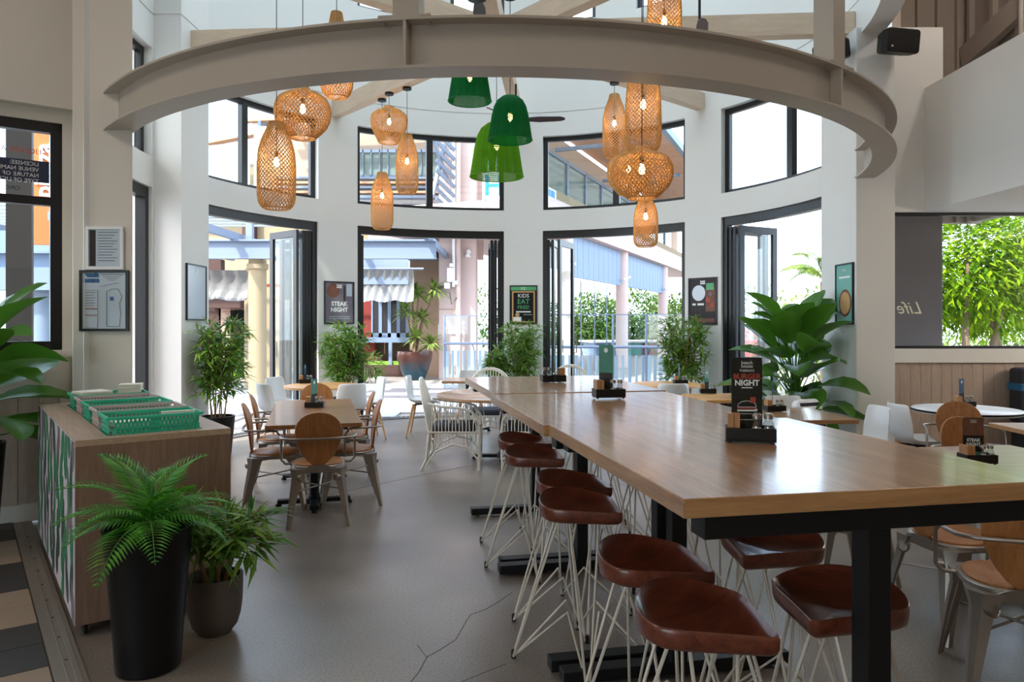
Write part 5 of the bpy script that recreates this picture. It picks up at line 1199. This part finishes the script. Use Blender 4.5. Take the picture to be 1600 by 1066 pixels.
def awning(x0_, x1_, y, z0_, z1_):
    m = MB(); N = 40; rr_ = random.Random(int(x0_*10)); vs = []; fs = []
    for i in range(N+1):
        x = x0_+(x1_-x0_)*i/N
        for k in range(6):
            f = k/5; vs.append((x, y+.03*math.sin(i*1.3+k)+.14*math.sin(f*PI), z1_+(z0_-z1_)*f-(.06*abs(math.sin(i*.22)) if k > 2 else 0)))
    for i in range(N):
        for k in range(5): fs.append((i*6+k, (i+1)*6+k, (i+1)*6+k+1, i*6+k+1))
    return m.add(vs, fs)
W_['rolled'] = mat('rolled_vinyl', srgb(118, 118, 116), .25, var=.1, scale=6)
for i, (a, b, y, z0_, z1_) in enumerate(((-8.5, -6.1, 16.9, 2.1, 2.75), (Xat(545, 19.6), Xat(646, 19.6), 19.6, 2.15, 2.95))):
    tag(awning(a, b, y, z0_, z1_).build('awning', W_['rolled'], None, smooth=60), ['rolled clear vinyl awning under the left pergola', 'clear vinyl awning under the canopy of the rear building'][i], 'awning', 'vinyl awnings')
MB().tube([(Xat(540, 19.6), 19.6, 2.98), (Xat(662, 19.6), 19.6, 2.98)], .03, 6).build('awning_rail', W_['steelw'], bd, loc=(0, -22, .05))
# shop behind the pergola
sh = thing('brick_shop', 'brick shop with a dark barred gate behind the pergola', 'building', (0, 0, -.05))
def brickmat():
    m, nt, p = nodes('brick_far'); tc = nt.nodes.new('ShaderNodeTexCoord'); b = nt.nodes.new('ShaderNodeTexBrick'); b.inputs['Scale'].default_value = 4; mp = nt.nodes.new('ShaderNodeMapping'); mp.inputs['Rotation'].default_value = (PI/2, 0, 0)
    nt.links.new(tc.outputs['Object'], mp.inputs[0]); nt.links.new(mp.outputs[0], b.inputs[0]); b.inputs[1].default_value = (*srgb(176, 134, 116), 1); b.inputs[2].default_value = (*srgb(206, 172, 156), 1); b.inputs[3].default_value = (*srgb(214, 204, 196), 1)
    nt.links.new(b.outputs[0], p.inputs['Base Color']); p.inputs['Roughness'].default_value = .9; return m
W_['brick'] = brickmat()
def sbx(n, mt, u0, u1, y0_, y1_, z0_, z1_): return MB().box(Xat(u0, 21), Xat(u1, 21), y0_, y1_, z0_, z1_).build(n, mt, sh)
sbx('wall', W_['brick'], 342, 384, 21, 21.3, 0, 2.6); sbx('fascia', W_['brownwall'], 335, 392, 20.2, 21, 2.0, 2.35); sbx('wall', W_['brownwall'], 250, 345, 21, 21.3, 0, 3.4); sbx('wall', W_['cream'], 392, 450, 20.8, 21, 0, 2.6); sbx('wall', W_['redwall'], 395, 452, 21.0, 21.2, 2.4, 2.7)
for k in range(8): sbx('gate_bar', W_['blackmetal'], 362+2.8*k, 363.3+2.8*k, 20.9, 20.95, .1, 1.95)
sbx('doorway', W_['darkglass'], 361, 385, 20.97, 20.995, .05, 1.95); sbx('panel', W_['brownwall'], 396, 404, 20.7, 20.78, .1, 2.2)
cb2 = thing('cream_building', 'cream building above the left pergola', 'building', (0, 0, -.05))
MB().box(Xat(390, 26), Xat(600, 26), 26, 26.4, 0, 7.2).build('wall', W_['cream'], cb2); MB().box(Xat(383, 26), Xat(402, 26), 25.7, 26, 4.0, 5.6).build('dark_panel', W_['brownwall'], cb2)
MB().box(Xat(250, 30), Xat(500, 30), 30, 34, 0, 6.6).build('wall', W_['cream'], cb2); MB().box(Xat(240, 30), Xat(520, 30), 29, 35, 6.6, 6.85).build('roof', W_['bluegrey'], cb2)
for k in range(6): MB().bar((Xat(340, 26), 24.5+.35*k, 7.5+.1*k), (Xat(520, 26), 24.5+.35*k, 8.3+.1*k), .22, .05).build('slat', W_['timber'], cb2)
# left window view
lv_ = thing('orange_sign', 'orange sign board with raised white letters outside the left window', 'sign', (-8.45, 13.2, 3.3), math.radians(25))
MB().box(-.3, .22, 0, .12, -.35, 1.9).build('board', W_['orange'], lv_); MB().box(.22, .4, -.04, .14, -.35, 1.9).build('red_edge', W_['redwall'], lv_)
text(lv_, 'piazza', .40, Matrix.Translation((.05, -.03, .98)) @ FX @ Matrix.Rotation(PI/2, 4, 'Z'), W_['white'], depth=.02, bold=.01)
o = MB().box(-.13, .13, -.13, .13, 0, 5).build('dark_post', mat('near_black_post', srgb(24, 17, 17), .6), None, loc=(-5.95, 8.9, -.05), rz=.5); tag(o, 'dark brown square post outside the left window', 'post')
lb = thing('left_canopy', 'pale blue canopy on white round columns outside the left window', 'canopy', (0, 0, -.05))
MB().box(-13, -8.6, 14.0, 14.3, 2.55, 3.35).build('fascia', W_['bluegrey'], lb); MB().box(-13, -8.4, 13.6, 14.0, 2.2, 2.62).build('gutter', W_['steelw'], lb); MB().box(-13, -8.5, 13.8, 13.99, 2.9, 2.94).build('ledge', W_['steelw'], lb)
for x in (-8.95, -10.6): MB().lathe([(.2, 0), (.2, 2.1), (.25, 2.15), (.25, 2.22)], 20, (x, 14.1, 0)).build('column', W_['steelw'], lb, smooth=40)
MB().box(-10.4, -9.1, 15.2, 15.4, 0, 2.2).build('shop_wall', W_['orange'], lb); MB().box(-9.1, -8.6, 15.2, 15.4, 0, 2.3).build('red_wall', W_['redwall'], lb)
# banner behind the garden window
bn_ = thing('dark_banner', 'dark grey mesh banner with cream script behind the garden window', 'banner', (4.93, 8.95, 1.2))
W_['mesh'] = mat('grey_mesh', srgb(104, 96, 98), .7, var=.06, scale=4); W_['script'] = mat('cream_script', srgb(232, 220, 190), .5)
MB().box(-.34, .305, 0, .02, -.1, 1.7).build('cloth', W_['mesh'], bn_)
text(bn_, 'Life', .21, Matrix.Translation((-.085, -.004, .52)) @ Matrix.Scale(-1, 4, (1, 0, 0)) @ FX, W_['script'], shear=.4)
for x in (-.33, .295): MB().tube([(x, .01, -1.25), (x, .01, 1.7)], .012, 6).build('pole', W_['steelw'], bn_)
# trees and shrubs
def blob(fo, c, rad, n, ln, w, r_, hollow=.55):
    for k in range(n):
        d = Vector((r_.gauss(0, 1), r_.gauss(0, 1), r_.gauss(0, 1))).normalized(); q = Vector(c)+Vector((d.x*rad[0], d.y*rad[1], d.z*rad[2]))*r_.uniform(hollow, 1.05)
        leaf(fo, q, d+Vector((r_.uniform(-1, 1), r_.uniform(-1, 1), r_.uniform(-.8, .6))), ln*r_.uniform(.7, 1.3), w, .2)
def tree(label, loc, h, blobs, n, ln, w, mt, seed, trunks=((0, 0),), cat='tree', group='garden trees', name='garden_tree'):
    r_ = random.Random(seed); t = thing(name, label, cat, (loc[0], loc[1], -.05), 0, group); fo = MB(); st = MB()
    for b in blobs: blob(fo, b[:3], b[3:6], int(n*b[3]*b[5]), ln, w, r_)
    for k, (x, y) in enumerate(trunks):
        b = blobs[k % len(blobs)]; st.tube([(x, y, 0), (x*1.2+(b[0]-x)*.3, y+(b[1]-y)*.3, b[2]*.45), (b[0], b[1], b[2])], [.1*h/5, .07*h/5, .03*h/5], 7)
    tag(fo.build('crown', mt, t), kind='stuff'); st.build('trunk', W_['trunk'], t, smooth=60)
tree('bright green multi stemmed tree outside the garden window', (9.6, 15.0), 5, [(-.3, 0, 3.0, 1.2, 1.0, 1.2), (.9, .2, 3.3, 1.3, 1, 1.3), (.2, .3, 2.2, 1.1, .9, .8), (1.7, 0, 2.6, 1.0, .9, 1.0), (-1.0, .2, 2.3, .7, .7, .7), (.3, .6, 2.9, 1.8, .8, 1.5)], 1000, .19, .075, LM['tree'], 21, ((-.3, 0), (.1, .1), (.4, 0), (.6, .2)))
tree('yellow green tree at the right edge of the garden window', (13.2, 17.5), 5, [(0, 0, 3.2, 1.6, 1.2, 1.5), (1.2, 0, 2.0, 1.3, 1.0, 1.0), (-1.5, .5, 2.6, 1.4, 1.0, 1.4)], 800, .2, .08, LM['tree'], 22, ((0, 0), (.5, 0)))
tree('feathery shrubs at the foot of the garden trees', (12.4, 19), 1.6, [(-2.4, 0, .7, 1.3, .8, .6), (0, 0, .9, 1.3, .8, .8), (2.2, 0, 1.0, 1.2, .8, .8)], 420, .16, .03, LM['hedge'], 23, ((-2, 0), (0, 0)), 'shrub')
tree('pale yellow shrubs behind the garden trees', (15, 26), 2.5, [(-3, 0, 1.3, 2.2, 1, 1.3), (1, 0, 1.5, 2.4, 1, 1.6), (4.5, 0, 1.3, 2, 1, 1.3)], 380, .27, .1, LM['pale'], 24, ((-3, 0), (1, 0), (4, 0)), 'shrub')
tree('low bright hedge outside the right folding door', (5.6, 14.6), 1.4, [(-.7, 0, .7, .8, .6, .75), (.4, .2, .8, .9, .6, .85), (1.5, 0, .75, .9, .6, .8)], 900, .14, .04, LM['hedge'], 25, ((-.6, 0), (.5, 0), (1.4, 0)), 'hedge')
tree('distant pale tree line beyond the right folding door', (13.5, 34), 4, [(-5, 0, 1.4, 2.4, 1.4, 1.5), (-2, 1, 1.7, 2.4, 1.4, 1.7), (1.5, 0, 1.6, 2.6, 1.4, 1.6), (4.5, 1, 1.8, 2.4, 1.4, 1.6)], 300, .34, .13, LM['pale'], 26, ((-5, 0), (-2, 0), (1, 0), (4, 0)), 'tree line')
for i, (x, y, h, lab) in enumerate(((4.4, 52, 5.0, 'left'), (8.2, 55, 5.4, 'middle'), (12.6, 53, 5.6, 'right'))):
    tree('distant green trees beyond the glass rail, %s group' % lab, (x, y), h, [(-1.6, 0, h*.3, 2.1, 1.4, h*.3), (1.2, .5, h*.38, 2.4, 1.4, h*.36), (0, -.5, h*.2, 2.6, 1.2, h*.2)], 330, .42, .18, LM['far'], 30+i, ((-1.6, 0), (1.2, 0)), 'tree line')
tree('distant green tree between pink columns and balustrade', (-1.0, 40), 5, [(0, 0, 2.0, 1.4, 1.2, 1.7), (.6, 0, .9, 1.2, 1, .9)], 200, .3, .12, LM['far'], 34, ((0, 0),), 'tree')
for i, (u, d, h) in enumerate(((600, 19.4, .8), (500, 17, .9), (352, 19, 1.0))): 
    tree(['dark red leaved shrub beside the lawn outside', 'bushy shrub outside the left folding door', 'bushy shrub in front of the brick shop'][i], (Xat(u-30*(i == 0), d), d), h, [(0, 0, h*.55, .5, .4, h*.45)], 1500, .2, .05, (LM['far'], LM['hedge'], LM['hedge'])[i], 40+i, ((0, 0),), 'shrub')
# palm
pt = thing('palm_tree', 'palm tree with arching fronds outside the right folding door', 'tree', (Xat(1287, 19), 19, -.05))
hz = Zat(437, 19); MB().tube([(0, 0, 0), (.02, 0, hz*.6), (0, 0, hz)], [.1, .07, .09], 10).build('trunk', W_['trunk'], pt, smooth=60)
def pfrond(ln):
    m = MB(); P = [Vector((0, ln*f*.9, ln*(.75*f-.95*f*f))) for f in [i/22 for i in range(23)]]; m.tube(P, [.02*(1-.8*i/22) for i in range(23)], 4)
    for i in range(4, 23):
        f = i/22
        for s in (-1, 1):
            for o_ in (0, .5): leaf(m, P[i-1].lerp(P[i], o_), Vector((s, .5+.6*f, -.25)), (.42*math.sin(PI*min(1, .2+.75*f))+.06)*ln/1.5, .03, .35, .1)
    return m.mesh('frond', LM['pale'])
pf = [pfrond(1.5), pfrond(1.2)]
for i in range(10):
    o = obj('frond', pf[i % 2], pt); o.location = (0, 0, hz+.05); o.rotation_euler = (Matrix.Rotation(math.radians(i*137.5+20), 4, 'Z') @ Matrix.Rotation(math.radians((10, 35, 55, 20, 45)[i % 5]), 4, 'X')).to_euler()
# low shed and parked car far off
sd = thing('kiosk', 'small white roofed kiosk with teal and red panels beyond the rail', 'kiosk', (6.2, 36, -.05), .2)
MB().box(-2.2, 2.2, 0, 2, 0, .62).build('wall', W_['bluegrey'], sd); MB().prism([(-2.4, -.2), (2.4, -.2), (2.4, 2.2), (-2.4, 2.2)], .62, .7).build('roof', W_['white'], sd); MB().box(.2, .9, -.03, 0, 0, .6).build('red_panel', W_['redwall'], sd); MB().box(-.9, .1, -.03, 0, 0, .6).build('teal_panel', W_['pteal'], sd)
ca = thing('parked_car', 'red parked car glimpsed through the right door leaf', 'car', (8.0, 25.5, -.05), 1.0)
def carsec(P, w): return [(x, w, z) for x, z in P]
cp_ = [(-2.0, .3), (-2.05, .6), (-1.9, .85), (-1.2, .92), (-.6, 1.4), (.7, 1.42), (1.4, .98), (2.0, .85), (2.1, .5), (2.05, .28)]
loft(MB(), [carsec(cp_, -.8), carsec(cp_, .8)])
m = MB(); loft(m, [carsec([(x*.98, z*.98+.01) for x, z in cp_], -.84), carsec(cp_, -.78), carsec(cp_, .78), carsec([(x*.98, z*.98+.01) for x, z in cp_], .84)]); W_['carred'] = mat('car_red', srgb(190, 40, 34), .25); m.build('body', W_['carred'], ca, smooth=40)
gl = [(-1.05, .95), (-.55, 1.34), (.62, 1.36), (1.2, .98)]
for s in (-1, 1): m = MB(); loft(m, [carsec(gl, s*.845), carsec(gl, s*.85)]); m.build('side_window', W_['darkglass'], ca)
for x in (-1.25, 1.3):
    for s in (-1, 1): MB(Matrix.Translation((x, s*.76, .31)) @ Matrix.Rotation(PI/2, 4, 'X')).lathe([(.2, -.09), (.31, -.085), (.31, .085), (.2, .09)], 20).build('wheel', W_['blackplastic'], ca, smooth=40)
